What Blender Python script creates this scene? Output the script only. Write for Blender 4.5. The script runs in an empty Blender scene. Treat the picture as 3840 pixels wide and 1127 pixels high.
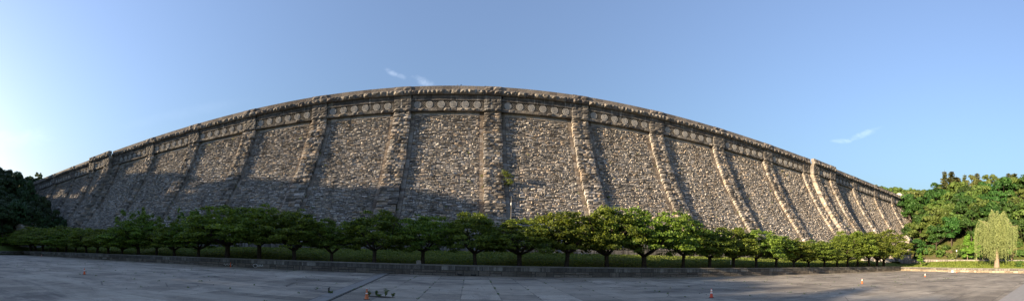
import bpy, bmesh, math, random
import numpy as np
from mathutils import Matrix, Vector

R = math.radians
rng = random.Random(7)
nrng = np.random.default_rng(11)
scene = bpy.context.scene
COL = scene.collection

# ------------------------------------------------------------------ camera
F, XC, YH, ROLL, CAMZ = 1388.5, 1757.7, 954.5, .022, 3.0
cam_data = bpy.data.cameras.new('camera')
cam_data.type = 'PANO'
cam_data.panorama_type = 'CENTRAL_CYLINDRICAL'
cam_data.central_cylindrical_range_u_min = -XC / F
cam_data.central_cylindrical_range_u_max = (3840 - XC) / F
cam_data.central_cylindrical_range_v_min = -(1127 - YH) / F
cam_data.central_cylindrical_range_v_max = YH / F
cam_data.clip_start = .1
cam_data.clip_end = 20000
cam = bpy.data.objects.new('camera', cam_data)
COL.objects.link(cam)
scene.camera = cam
cc, ss = math.cos(ROLL), math.sin(ROLL)
RM = Matrix(((cc, 0, ss), (0, 1, 0), (-ss, 0, cc)))
BM = Matrix(((1, 0, 0), (0, 0, -1), (0, 1, 0)))
cam.matrix_world = Matrix.Translation((0, 0, CAMZ)) @ (RM.transposed() @ BM).to_4x4()


def direction(px, py):
    """direction from the viewpoint for a bearing read off the photograph"""
    u, v = (px - XC) / F, (YH - py) / F
    x, y, z = math.sin(u), math.cos(u), v
    return Vector((cc * x - ss * z, y, ss * x + cc * z))


# ------------------------------------------------------------------ light
SUN_AZ, SUN_EL = -98.0, 11.5
sun_data = bpy.data.lights.new('sun', 'SUN')
sun_data.energy = 5.0
sun_data.angle = R(.5)
sun_data.color = (1.0, .79, .53)
sun = bpy.data.objects.new('sun', sun_data)
COL.objects.link(sun)
to_sun = Vector((math.sin(R(SUN_AZ)) * math.cos(R(SUN_EL)), math.cos(R(SUN_AZ)) * math.cos(R(SUN_EL)), math.sin(R(SUN_EL))))
sun.rotation_euler = to_sun.to_track_quat('Z', 'Y').to_euler()
sun.location = (-200, 0, 150)

world = bpy.data.worlds.new('World')
scene.world = world
world.use_nodes = True
scene.view_settings.view_transform = 'Standard'
scene.view_settings.look = 'None'
scene.view_settings.gamma = 1
scene.view_settings.exposure = 1.8


# ------------------------------------------------------------------ node helpers
class NT:
    def __init__(self, nt):
        self.nt = nt

    def node(self, kind, **props):
        n = self.nt.nodes.new(kind)
        for k, v in props.items():
            setattr(n, k, v)
        return n

    def put(self, sock, v):
        if isinstance(v, bpy.types.NodeSocket):
            self.nt.links.new(v, sock)
        elif isinstance(v, (tuple, list)) and len(v) == 3 and sock.type == 'RGBA':
            sock.default_value = (*v, 1)
        else:
            sock.default_value = v

    def math(self, op, a, b=None, c=None, clamp=False):
        n = self.node('ShaderNodeMath', operation=op, use_clamp=clamp)
        self.put(n.inputs[0], a)
        if b is not None:
            self.put(n.inputs[1], b)
        if c is not None:
            self.put(n.inputs[2], c)
        return n.outputs[0]

    def vmath(self, op, a, b=None):
        n = self.node('ShaderNodeVectorMath', operation=op)
        self.put(n.inputs[0], a)
        if b is not None:
            self.put(n.inputs[1], b)
        return n.outputs['Value'] if op in ('DOT_PRODUCT', 'LENGTH') else n.outputs[0]

    def mix(self, fac, a, b, blend='MIX'):
        n = self.node('ShaderNodeMix', data_type='RGBA', blend_type=blend)
        self.put(n.inputs[0], fac)
        self.put(n.inputs[6], a)
        self.put(n.inputs[7], b)
        return n.outputs[2]

    def noise(self, vec, scale, detail=3.0, rough=.55, dist=0.0):
        n = self.node('ShaderNodeTexNoise')
        if vec is not None:
            self.put(n.inputs['Vector'], vec)
        n.inputs['Scale'].default_value = scale
        n.inputs['Detail'].default_value = detail
        n.inputs['Roughness'].default_value = rough
        n.inputs['Distortion'].default_value = dist
        return n.outputs[0]

    def ramp(self, fac, stops):
        n = self.node('ShaderNodeValToRGB')
        el = n.color_ramp.elements
        while len(el) < len(stops):
            el.new(.5)
        for e, (p, c) in zip(el, stops):
            e.position = p
            e.color = (*c, 1) if len(c) == 3 else c
        self.put(n.inputs[0], fac)
        return n.outputs[0]

    def remap(self, v, a, b, c=0.0, d=1.0):
        n = self.node('ShaderNodeMapRange')
        n.clamp = True
        self.put(n.inputs[0], v)
        for i, x in enumerate((a, b, c, d)):
            n.inputs[i + 1].default_value = x
        return n.outputs[0]

    def pos(self):
        return self.node('ShaderNodeNewGeometry').outputs['Position']

    def attr(self, name):
        return self.node('ShaderNodeAttribute', attribute_name=name).outputs['Fac']

    def scaled(self, vec, s):
        n = self.node('ShaderNodeMapping')
        self.put(n.inputs[0], vec)
        n.inputs['Scale'].default_value = s
        return n.outputs[0]


def new_mat(name, rough=.85, spec=.3):
    m = bpy.data.materials.new(name)
    m.use_nodes = True
    b = m.node_tree.nodes['Principled BSDF']
    b.inputs['Roughness'].default_value = rough
    b.inputs['Specular IOR Level'].default_value = spec
    return m, NT(m.node_tree), b


def bump(t, b, height, strength=.5, dist=.05):
    n = t.node('ShaderNodeBump')
    n.inputs['Strength'].default_value = strength
    n.inputs['Distance'].default_value = dist
    t.put(n.inputs['Height'], height)
    t.nt.links.new(n.outputs[0], b.inputs['Normal'])


def mottled(name, ca, cb, scale=1.5, rough=.85, bump_s=.4, bump_d=.03, spec=.3):
    m, t, b = new_mat(name, rough, spec)
    p = t.pos()
    n1 = t.noise(p, scale, 5)
    t.put(b.inputs['Base Color'], t.mix(t.remap(n1, .3, .7), ca, cb))
    if bump_s:
        bump(t, b, t.noise(p, scale * 6, 4), bump_s, bump_d)
    return m


def stone_mat(name, stops, stain=(.05, .045, .04), stain_amt=.85, moss=.25, lime=.0):
    """granite: a colour per stone (face attribute tone), grain, rain stains and lichen"""
    m, t, b = new_mat(name, .9, .2)
    p = t.pos()
    base = t.ramp(t.attr('tone'), stops)
    grain = t.noise(p, 5.0, 4, .7)
    base = t.mix(1.0, base, t.ramp(grain, [(.25, (.62, .62, .62)), (.75, (1.25, 1.22, 1.2))]), 'MULTIPLY')
    st = t.noise(t.scaled(p, (.55, .2, .07)), 1.0, 5, .65)
    base = t.mix(t.math('MULTIPLY', t.remap(st, .52, .75), stain_amt), base, stain)
    big = t.noise(p, .07, 3, .5)
    base = t.mix(t.remap(big, .4, .7, 0, .35), base, t.mix(1.0, base, (.62, .58, .55), 'MULTIPLY'))
    if lime:
        ls = t.noise(t.scaled(p, (1.6, .3, .12)), 1.0, 5, .7)
        base = t.mix(t.math('MULTIPLY', t.remap(ls, .57, .68), lime), base, (.42, .41, .39))
    ms = t.noise(p, .5, 4, .6)
    base = t.mix(t.math('MULTIPLY', t.remap(ms, .62, .74), moss), base, (.11, .12, .05))
    t.put(b.inputs['Base Color'], base)
    bump(t, b, t.noise(p, 3.5, 5, .7), .8, .12)
    return m


M = {}
M['stone'] = stone_mat('granite_rubble', [(0, (.165, .152, .138)), (.2, (.25, .236, .22)), (.5, (.355, .338, .315)), (.75, (.42, .40, .372)), (.9, (.40, .32, .24)), (1, (.52, .50, .47))])
M['pilaster'] = stone_mat('granite_pilaster', [(0, (.10, .09, .08)), (.3, (.21, .197, .18)), (.6, (.30, .284, .262)), (.85, (.31, .25, .19)), (1, (.42, .40, .375))])
M['dark_stone'] = stone_mat('granite_weathered', [(0, (.085, .08, .075)), (.5, (.175, .165, .155)), (.85, (.24, .215, .18)), (1, (.30, .28, .25))], stain_amt=.9, lime=.7)
M['smooth'] = stone_mat('granite_dressed', [(0, (.27, .255, .23)), (.5, (.38, .365, .345)), (.85, (.40, .33, .25)), (1, (.48, .46, .43))], (.10, .085, .07), .55, .1)
M['parapet'] = stone_mat('granite_parapet', [(0, (.14, .125, .115)), (.5, (.21, .19, .175)), (1, (.28, .25, .22))], stain_amt=.4, moss=.1)
M['medallion'] = stone_mat('carved_granite', [(0, (.30, .295, .285)), (1, (.42, .41, .39))], (.12, .11, .10), .7, .1)
M['pale_stone'] = stone_mat('pale_limestone', [(0, (.42, .39, .34)), (1, (.58, .54, .47))], (.15, .13, .11), .45, .05)
M['cornice'] = stone_mat('granite_cornice', [(0, (.12, .105, .095)), (.5, (.19, .175, .155)), (1, (.27, .25, .22))], stain_amt=.8)
M['margin'] = stone_mat('granite_margin', [(0, (.13, .105, .085)), (.4, (.20, .165, .13)), (.7, (.24, .205, .165)), (1, (.30, .275, .245))], (.06, .045, .03), .85, .3)
M['mortar'] = mottled('dark_mortar', (.045, .04, .036), (.09, .08, .07), 1.0)
M['concrete_base'] = stone_mat('old_concrete', [(0, (.20, .185, .17)), (1, (.31, .285, .26))], (.06, .05, .045), .8, .1)


def bark_mat(name, ca, cb):
    return mottled(name, ca, cb, 4.0, .95, .8, .05, .1)


M['bark'] = bark_mat('dark_bark', (.035, .028, .022), (.075, .06, .048))
M['pale_bark'] = bark_mat('pale_bark', (.16, .12, .09), (.28, .22, .17))


def leaf_mat(name, dark, light, trans=.3, vary=.25):
    m, t, b = new_mat(name, .55, .25)
    tone = t.attr('tone')
    col = t.mix(tone, dark, light)
    rnd = t.node('ShaderNodeObjectInfo').outputs['Random']
    hsv = t.node('ShaderNodeHueSaturation')
    t.put(hsv.inputs['Hue'], t.remap(rnd, 0, 1, .5 - .03 * vary / .25, .5 + .025 * vary / .25))
    t.put(hsv.inputs['Value'], t.remap(rnd, 0, 1, 1 - vary, 1 + vary))
    t.put(hsv.inputs['Color'], col)
    t.put(b.inputs['Base Color'], hsv.outputs[0])
    tr = t.node('ShaderNodeBsdfTranslucent')
    t.put(tr.inputs[0], t.mix(1.0, hsv.outputs[0], (1.5, 1.45, .7), 'MULTIPLY'))
    mx = t.node('ShaderNodeMixShader')
    mx.inputs[0].default_value = trans
    t.nt.links.new(b.outputs[0], mx.inputs[1])
    t.nt.links.new(tr.outputs[0], mx.inputs[2])
    t.nt.links.new(mx.outputs[0], t.nt.nodes['Material Output'].inputs[0])
    return m


M['row_leaf'] = leaf_mat('row_leaf', (.036, .072, .012), (.18, .24, .036), .42, .16)
M['dark_leaf'] = leaf_mat('dark_leaf', (.022, .058, .012), (.05, .105, .02), .25, .22)
M['light_leaf'] = leaf_mat('light_leaf', (.06, .105, .02), (.12, .175, .04), .3, .2)
M['olive_leaf'] = leaf_mat('olive_leaf', (.07, .095, .025), (.13, .155, .045), .3, .15)
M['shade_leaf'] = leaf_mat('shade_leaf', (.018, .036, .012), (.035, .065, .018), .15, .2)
M['willow_leaf'] = leaf_mat('willow_leaf', (.12, .155, .055), (.25, .285, .115), .35, .05)
M['needle'] = leaf_mat('needle', (.08, .10, .04), (.17, .18, .075), .3, .2)
M['bright_leaf'] = leaf_mat('bright_leaf', (.085, .17, .02), (.15, .27, .04), .35, .1)
M['weed_leaf'] = leaf_mat('weed_leaf', (.09, .13, .022), (.18, .215, .04), .35, .1)
M['bush_leaf'] = leaf_mat('bush_leaf', (.045, .085, .018), (.10, .14, .035), .3, .25)
M['black_iron'] = mottled('black_iron', (.02, .02, .022), (.035, .035, .037), 3, .5, 0)
M['steel'] = mottled('galvanised_steel', (.42, .43, .44), (.55, .56, .57), 6, .4, 0)
M['dull_steel'] = mottled('dull_steel', (.15, .135, .12), (.22, .20, .18), 6, .6, 0)
M['white_paint'] = mottled('white_paint', (.72, .72, .70), (.82, .82, .80), 3, .5, 0)
M['orange'] = mottled('orange_rubber', (.55, .085, .02), (.68, .12, .03), 8, .55, 0)
M['worn_orange'] = mottled('worn_orange_rubber', (.42, .11, .04), (.55, .17, .06), 9, .65, 0)
M['red_orange'] = mottled('red_orange_rubber', (.45, .05, .025), (.55, .07, .03), 8, .55, 0)
M['collar'] = mottled('white_collar', (.66, .66, .64), (.8, .8, .78), 8, .45, 0)
M['rubber'] = mottled('black_rubber', (.02, .02, .02), (.04, .038, .036), 8, .7, 0)
M['globe'] = mottled('white_globe', (.5, .5, .48), (.58, .58, .56), 3, .3, 0)
M['soil'] = mottled('dark_soil', (.03, .022, .016), (.06, .045, .03), 5, .95)
M['skin'] = mottled('skin', (.42, .26, .19), (.48, .30, .22), 5, .6, 0)
M['hair'] = mottled('dark_hair', (.02, .015, .012), (.035, .028, .02), 9, .6, 0)
M['pink_cloth'] = mottled('pink_cloth', (.62, .22, .24), (.72, .3, .32), 6, .8, 0)
M['dark_cloth'] = mottled('dark_cloth', (.025, .028, .045), (.04, .043, .06), 6, .8, 0)
M['feather'] = mottled('dark_feather', (.03, .03, .035), (.07, .07, .075), 9, .6, 0)
M['chalk'] = mottled('chalk_paint', (.55, .55, .53), (.66, .66, .64), 9, .9, 0)
M['dark_hole'] = mottled('drain_shadow', (.01, .01, .01), (.02, .02, .02), 3, .9, 0)


def lawn_mat():
    m, t, b = new_mat('grass_turf', .95, .1)
    p = t.pos()
    a = t.noise(p, .35, 5, .6)
    c = t.mix(t.remap(a, .35, .65), (.065, .10, .02), (.115, .145, .033))
    d = t.noise(p, 3.0, 4, .7)
    c = t.mix(1.0, c, t.ramp(d, [(.3, (.55, .55, .5)), (.7, (1.35, 1.3, 1.2))]), 'MULTIPLY')
    e = t.noise(p, .12, 3)
    c = t.mix(t.remap(e, .55, .75, 0, .55), c, (.14, .115, .05))
    t.put(b.inputs['Base Color'], c)
    bump(t, b, t.noise(p, 5, 4, .8), 1.0, .25)
    return m


def hill_mat():
    m, t, b = new_mat('hill_ground', .95, .1)
    p = t.pos()
    a = t.noise(p, .12, 5, .65)
    c = t.ramp(a, [(.3, (.06, .095, .02)), (.48, (.09, .11, .03)), (.56, (.13, .11, .06)), (.7, (.17, .135, .085))])
    d = t.noise(p, 1.5, 4, .7)
    c = t.mix(1.0, c, t.ramp(d, [(.3, (.5, .5, .5)), (.7, (1.35, 1.3, 1.25))]), 'MULTIPLY')
    t.put(b.inputs['Base Color'], c)
    bump(t, b, t.noise(p, 1.2, 5, .7), 1.0, .5)
    return m


def plaza_mat():
    m, t, b = new_mat('plaza_concrete', .88, .25)
    p = t.pos()
    sep = t.node('ShaderNodeSeparateXYZ')
    t.put(sep.inputs[0], p)
    x, y = sep.outputs[0], sep.outputs[1]
    u = t.math('MULTIPLY', t.math('DIVIDE', t.math('ADD', x, .5), t.math('ADD', y, 175.0)), 71.4)
    v = t.math('DIVIDE', t.math('ADD', y, 100.8), 3.4)
    cmb = t.node('ShaderNodeCombineXYZ')
    t.put(cmb.inputs[0], t.math('FLOOR', u))
    t.put(cmb.inputs[1], t.math('FLOOR', v))
    wn = t.node('ShaderNodeTexWhiteNoise', noise_dimensions='3D')
    t.put(wn.inputs['Vector'], cmb.outputs[0])
    slab = wn.outputs['Value']
    c = t.ramp(slab, [(0, (.165, .145, .115)), (.25, (.235, .205, .165)), (.7, (.285, .25, .20)), (.93, (.33, .29, .235)), (1, (.40, .355, .29))])
    # worn aggregate: fine pepper, medium scuffs, broad dark stains
    g = t.noise(p, 9.0, 4, .75)
    c = t.mix(1.0, c, t.ramp(g, [(.3, (.60, .60, .61)), (.7, (1.5, 1.47, 1.42))]), 'MULTIPLY')
    s = t.noise(p, .55, 6, .72, .6)
    c = t.mix(t.remap(s, .46, .66, 0, .7), c, (.125, .112, .095))
    s2 = t.noise(t.scaled(p, (.06, .11, 1)), 1.0, 5, .62, 1.2)
    c = t.mix(t.remap(s2, .52, .63, 0, .7), c, (.085, .078, .07))
    s3 = t.noise(p, .22, 5, .7, .4)
    c = t.mix(t.remap(s3, .50, .66, 0, .6), c, (.40, .355, .285))
    s4 = t.noise(t.scaled(p, (.35, 1.6, 1)), 1.0, 5, .75, .8)
    c = t.mix(t.remap(s4, .56, .7, 0, .55), c, (.10, .092, .082))
    s5 = t.noise(t.scaled(p, (.05, .22, 1)), 1.0, 6, .68, .5)
    c = t.mix(t.remap(s5, .48, .62, 0, .55), c, (.43, .38, .30))
    vo = t.node('ShaderNodeTexVoronoi', feature='DISTANCE_TO_EDGE')
    t.put(vo.inputs['Vector'], t.vmath('ADD', p, t.vmath('MULTIPLY', t.node('ShaderNodeTexNoise').outputs['Color'], (1.2, 1.2, 0))))
    vo.inputs['Scale'].default_value = .21
    crack = t.math('MULTIPLY', t.remap(vo.outputs['Distance'], .0, .012, 1, 0), t.remap(t.noise(p, .09, 2), .5, .58))
    c = t.mix(t.math('MULTIPLY', crack, .75), c, (.05, .045, .04))
    fu, fv = t.math('FRACT', u), t.math('FRACT', v)
    eu = t.math('MULTIPLY', t.math('MINIMUM', fu, t.math('SUBTRACT', 1.0, fu)), 3.15)
    ev = t.math('MULTIPLY', t.math('MINIMUM', fv, t.math('SUBTRACT', 1.0, fv)), 3.4)
    e = t.math('MINIMUM', eu, t.math('MULTIPLY', ev, 1.3))
    wob = t.math('MULTIPLY', t.math('SUBTRACT', t.noise(p, 2.5, 3), .5), .08)
    seam = t.math('MULTIPLY', t.remap(t.math('ADD', e, wob), .01, .06, 1, 0), t.remap(t.noise(p, .4, 3), .35, .6, .25, 1))
    c = t.mix(t.math('MULTIPLY', seam, .68), c, (.05, .05, .042))
    t.put(b.inputs['Base Color'], c)
    h = t.math('SUBTRACT', t.noise(p, 7, 5, .7), t.math('MULTIPLY', seam, .7))
    bump(t, b, h, .7, .03)
    return m


M['lawn'] = lawn_mat()
M['hill'] = hill_mat()
M['plaza'] = plaza_mat()
M['path'] = mottled('pale_paving', (.26, .25, .235), (.33, .315, .295), 2.5, .9, .5, .02)
M['strip'] = mottled('drain_concrete', (.19, .18, .16), (.25, .235, .215), 2.0, .9, .5, .02)
M['far'] = mottled('far_ground', (.05, .08, .025), (.09, .10, .04), .02, .95, 0)


# ------------------------------------------------------------------ object helpers
def tag(o, label=None, cat=None, group=None, kind=None):
    if label:
        o['label'] = label
    if cat:
        o['category'] = cat
    if group:
        o['group'] = group
    if kind:
        o['kind'] = kind
    return o


def empty(name, loc, label=None, cat=None, group=None, rz=0.0):
    o = bpy.data.objects.new(name, None)
    o.empty_display_size = .2
    o.location = loc
    o.rotation_euler = (0, 0, rz)
    COL.objects.link(o)
    return tag(o, label, cat, group)


def link(name, me, parent=None, loc=(0, 0, 0)):
    o = bpy.data.objects.new(name, me)
    o.location = loc
    COL.objects.link(o)
    if parent:
        o.parent = parent
    return o


def copy_thing(root, loc, rz, scale):
    r = root.copy()
    COL.objects.link(r)
    r.location = loc
    r.rotation_euler = (0, 0, rz)
    r.scale = scale
    for ch in root.children:
        c = ch.copy()
        COL.objects.link(c)
        c.parent = r
        for g in ch.children:
            d = g.copy()
            COL.objects.link(d)
            d.parent = c
    return r


class MB:
    def __init__(self):
        self.v, self.f, self.t, self.m = [], [], [], []

    def add(self, vs, fs, tone=.5, mat=0):
        n = len(self.v)
        self.v.extend(vs)
        for f in fs:
            self.f.append([i + n for i in f])
            self.t.append(tone)
            self.m.append(mat)

    def box(self, x0, x1, y0, y1, z0, z1, tone=.5, mat=0):
        self.add([(x0, y0, z0), (x1, y0, z0), (x1, y1, z0), (x0, y1, z0), (x0, y0, z1), (x1, y0, z1), (x1, y1, z1), (x0, y1, z1)],
                 [(0, 3, 2, 1), (4, 5, 6, 7), (0, 1, 5, 4), (1, 2, 6, 5), (2, 3, 7, 6), (3, 0, 4, 7)], tone, mat)

    def tube(self, pts, rad, n=7, tone=.5, mat=0, cap=True):
        pts = [Vector(p) for p in pts]
        base = len(self.v)
        for i, p in enumerate(pts):
            d = (pts[min(i + 1, len(pts) - 1)] - pts[max(i - 1, 0)]).normalized()
            a = d.cross(Vector((1, .13, 0)) if abs(d.x) < .8 else Vector((0, 1, 0))).normalized()
            b = d.cross(a)
            for k in range(n):
                q = 2 * math.pi * k / n
                w = p + (a * math.cos(q) + b * math.sin(q)) * rad[i]
                self.v.append(tuple(w))
        for i in range(len(pts) - 1):
            for k in range(n):
                k2 = (k + 1) % n
                self.f.append([base + i * n + k, base + i * n + k2, base + (i + 1) * n + k2, base + (i + 1) * n + k])
                self.t.append(tone)
                self.m.append(mat)
        if cap:
            self.f.append([base + k for k in range(n)][::-1])
            self.f.append([base + (len(pts) - 1) * n + k for k in range(n)])
            self.t += [tone] * 2
            self.m += [mat] * 2

    def lathe(self, prof, n=24, tone=.5, mat=0, org=(0, 0, 0), axis='z'):
        base = len(self.v)
        for r, h in prof:
            for k in range(n):
                q = 2 * math.pi * k / n
                a, b = r * math.cos(q), r * math.sin(q)
                p = (a, b, h) if axis == 'z' else (a, -h, b)
                self.v.append((p[0] + org[0], p[1] + org[1], p[2] + org[2]))
        for i in range(len(prof) - 1):
            for k in range(n):
                k2 = (k + 1) % n
                self.f.append([base + i * n + k, base + i * n + k2, base + (i + 1) * n + k2, base + (i + 1) * n + k])
                self.t.append(tone)
                self.m.append(mat)
        self.f.append([base + (len(prof) - 1) * n + k for k in range(n)])
        self.t.append(tone)
        self.m.append(mat)

    def mesh(self, name, mats, smooth=False):
        me = bpy.data.meshes.new(name)
        me.from_pydata(self.v, [], self.f)
        for m in mats if isinstance(mats, (list, tuple)) else [mats]:
            me.materials.append(m)
        if len(me.polygons) == len(self.t):
            a = me.attributes.new('tone', 'FLOAT', 'FACE')
            a.data.foreach_set('value', np.array(self.t, np.float32))
            me.polygons.foreach_set('material_index', np.array(self.m, np.int32))
        if smooth:
            me.polygons.foreach_set('use_smooth', np.ones(len(me.polygons), bool))
        me.update()
        return me

    def build(self, name, mats, parent=None, smooth=False, keep_world=True):
        o = link(name, self.mesh(name, mats, smooth), parent)
        if parent is not None and keep_world and parent.parent is None:
            o.location = -Vector(parent.location)
        return o


def quads_mesh(name, P, T, B, tone, mat):
    """many small quads: centre P, half-axes T and B"""
    n = len(P)
    v = np.empty((n, 4, 3), np.float32)
    v[:, 0], v[:, 1], v[:, 2], v[:, 3] = P - T - B * .6, P + T * .35 - B, P + T + B * .6, P - T * .35 + B
    me = bpy.data.meshes.new(name)
    me.vertices.add(n * 4)
    me.vertices.foreach_set('co', v.reshape(-1))
    me.loops.add(n * 4)
    me.loops.foreach_set('vertex_index', np.arange(n * 4, dtype=np.int32))
    me.polygons.add(n)
    me.polygons.foreach_set('loop_start', np.arange(0, n * 4, 4, dtype=np.int32))
    me.materials.append(mat)
    a = me.attributes.new('tone', 'FLOAT', 'FACE')
    a.data.foreach_set('value', np.asarray(tone, np.float32))
    me.update(calc_edges=True)
    return me


def unit(a):
    return a / (np.linalg.norm(a, axis=-1, keepdims=True) + 1e-9)


def leaf_cloud(centres, radii, tones, n, size, up=.25, jit=.55, shell=(.7, 1.05)):
    """leaves spread over many small clumps; returns quad arrays"""
    centres, radii, tones = np.asarray(centres, float), np.asarray(radii, float), np.asarray(tones, float)
    area = radii[:, 0] * radii[:, 2]
    k = nrng.choice(len(centres), n, p=area / area.sum())
    d = unit(nrng.normal(size=(n, 3)))
    d[:, 2] = np.where(d[:, 2] < -.35, -d[:, 2], d[:, 2])
    r = nrng.uniform(shell[0], shell[1], (n, 1))
    P = centres[k] + d * radii[k] * r
    nor = unit(d + np.array([0, 0, up]) + jit * nrng.normal(size=(n, 3)))
    a = unit(np.cross(nor, unit(nrng.normal(size=(n, 3)))))
    b = np.cross(nor, a)
    s = size * nrng.uniform(.6, 1.3, (n, 1))
    tone = np.clip(tones[k] + nrng.normal(0, .22, n), 0, 1)
    return P, a * s, b * s * .75, tone


ORD = ('first second third fourth fifth sixth seventh eighth ninth tenth eleventh twelfth thirteenth fourteenth fifteenth sixteenth '
       'seventeenth eighteenth nineteenth').split()
TENS = {20: ('twentieth', 'twenty'), 30: ('thirtieth', 'thirty'), 40: ('fortieth', 'forty'), 50: ('fiftieth', 'fifty')}


def ordinal(i):
    if i < 20:
        return ORD[i - 1]
    t = i // 10 * 10
    return TENS[t][0] if i == t else TENS[t][1] + '-' + ORD[i - t - 1]


# ------------------------------------------------------------------ dam
W = 4.75
PITCH = 24.354
X0 = 3.17
MID = -6.6
ZP = np.array([-1., 3.6, 8, 12, 16, 20, 25, 30, 35, 38.5, 41.5])
YP = np.array([69., 73.2, 76.9, 80.2, 83.4, 86.6, 90.2, 93.3, 96.1, 97.8, 98.9])
zf = np.linspace(-1, 41.5, 600)
yf = np.interp(zf, ZP, YP)
ker = np.ones(61) / 61
ypad = np.concatenate([yf[0] - (yf[1] - yf[0]) * np.arange(30, 0, -1), yf, yf[-1] + (yf[-1] - yf[-2]) * np.arange(1, 31)])
yf = np.convolve(ypad, ker, 'valid') + 1.25          # the plane of the recessed panels
sf = np.concatenate([[0], np.cumsum(np.hypot(np.diff(zf), np.diff(yf)))])
SMAX = sf[-1]
ty, tz = np.gradient(yf, sf), np.gradient(zf, sf)


def s_of_z(z):
    return float(np.interp(z, zf, sf))


def slope_frame(dy=0.0):
    def P(u, s, d):
        y, z = np.interp(s, sf, yf), np.interp(s, sf, zf)
        a, b = np.interp(s, sf, ty), np.interp(s, sf, tz)
        return (u, float(y - b * d + dy), float(z + a * d))
    return P


def vert_frame(dy=0.0):
    def P(u, s, d):
        return (u, 100.1 + dy - d, s)
    return P


def rubble(mb, P, u0, u1, s0, s1, cw, ch, pmax, gap=.035):
    """random ashlar: stones of many sizes fitted on a fine grid, each with a quarry face of its own"""
    nx, ny = max(2, round((u1 - u0) / cw)), max(2, round((s1 - s0) / ch))
    cw, ch = (u1 - u0) / nx, (s1 - s0) / ny
    used = np.zeros((ny, nx), bool)
    for j in range(ny):
        for i in range(nx):
            if used[j, i]:
                continue
            h = 2 if rng.random() < .32 and j + 1 < ny else 1
            w = rng.choice((1, 2, 2, 3, 3, 4))
            n = 0
            while n < w and i + n < nx and not used[j, i + n] and not (h == 2 and used[j + 1, i + n]):
                n += 1
            if n == 0:
                h, n = 1, 1
            used[j:j + h, i:i + n] = True
            a0, a1 = u0 + i * cw + gap * .8, u0 + (i + n) * cw - gap * .8
            b0, b1 = s0 + j * ch + gap * 1.25, s0 + (j + h) * ch - gap * 1.25
            p = pmax * (.25 + .75 * rng.random() ** 1.6)
            k = min(.09, (b1 - b0) * .2)
            tx, tzz = rng.uniform(-.4, .4) * p, rng.uniform(-.4, .4) * p
            vs = [P(a0, b0, -.05), P(a1, b0, -.05), P(a1, b1, -.05), P(a0, b1, -.05)]
            for (uu, sv, qx, qz) in ((a0 + k, b0 + k, -1, -1), (a1 - k, b0 + k, 1, -1), (a1 - k, b1 - k, 1, 1), (a0 + k, b1 - k, -1, 1)):
                vs.append(P(uu, sv, max(.03, p * rng.uniform(.45, 1.0) + qx * tx + qz * tzz)))
            fx, fz = rng.uniform(.25, .75), rng.uniform(.3, .75)
            vs.append(P(a0 + (a1 - a0) * fx, b0 + (b1 - b0) * fz, p * rng.uniform(.95, 1.5)))
            mb.add(vs, [(0, 1, 5, 4), (1, 2, 6, 5), (2, 3, 7, 6), (3, 0, 4, 7), (4, 5, 8), (5, 6, 8), (6, 7, 8), (7, 4, 8)], rng.random())


def block(mb, P, u0, u1, s0, s1, d0, d1, amp, nx=2, ny=2, gap=.02, tone=None, mat=0, gs=None):
    """one dressed or rock-faced block standing from depth d0 to d1, its face a small uneven grid"""
    gs = gap if gs is None else gs
    u0, u1, s0, s1 = u0 + gap, u1 - gap, s0 + gs, s1 - gs
    vs, fs = [], []
    for j in range(ny + 1):
        for i in range(nx + 1):
            edge = i in (0, nx) or j in (0, ny)
            uu = u0 + (u1 - u0) * (i / nx + (0 if edge else rng.uniform(-.2, .2) / nx))
            sv = s0 + (s1 - s0) * (j / ny + (0 if edge else rng.uniform(-.2, .2) / ny))
            dd = d1 + (rng.uniform(-.12, .15) * amp if edge else rng.uniform(.25, 1.0) * amp)
            vs.append(P(uu, sv, dd))
    w = nx + 1
    for j in range(ny):
        for i in range(nx):
            fs.append((j * w + i, j * w + i + 1, (j + 1) * w + i + 1, (j + 1) * w + i))
    ring = [i for i in range(nx + 1)] + [j * w + nx for j in range(1, ny + 1)] + [ny * w + i for i in range(nx - 1, -1, -1)] + [j * w for j in range(ny - 1, 0, -1)]
    uvs = []
    for j in range(ny + 1):
        for i in range(nx + 1):
            uvs.append((u0 + (u1 - u0) * i / nx, s0 + (s1 - s0) * j / ny))
    nb = len(vs)
    for r in ring:
        vs.append(P(uvs[r][0], uvs[r][1], d0))
    L = len(ring)
    for k in range(L):
        k2 = (k + 1) % L
        fs.append((ring[k], nb + k, nb + k2, ring[k2]))
    mb.add(vs, fs, rng.random() if tone is None else tone, mat)


def sheet(mb, P, u0, u1, s0, s1, d, n=1, mat=0, tone=.3):
    for k in range(n):
        a, b = s0 + (s1 - s0) * k / n, s0 + (s1 - s0) * (k + 1) / n
        mb.add([P(u0, a, d), P(u1, a, d), P(u1, b, d), P(u0, b, d)], [(0, 1, 2, 3)], tone, mat)


dam = empty('dam', (MID, 85, 0), 'huge curved-faced rough granite masonry dam with ribbed pilasters and a frieze of round medallions', 'dam')
S0, S1 = s_of_z(2.6), s_of_z(41.45)

med = MB()
med.lathe([(.98, 0), (.98, .14), (.88, .16), (.84, .12), (.70, .12), (.67, .15), (.58, .15), (.55, .115), (.40, .115), (.36, .15), (.24, .16), (.18, .12), (.09, .15), (.01, .16)], 28, .5, 0, axis='y')
for q in range(8):
    a = q * math.pi / 4
    med.box(.44 * math.cos(a) - .05, .44 * math.cos(a) + .05, -.2, -.08, .44 * math.sin(a) - .05, .44 * math.sin(a) + .05, .8)
med_me = med.mesh('medallion', M['medallion'])


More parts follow.
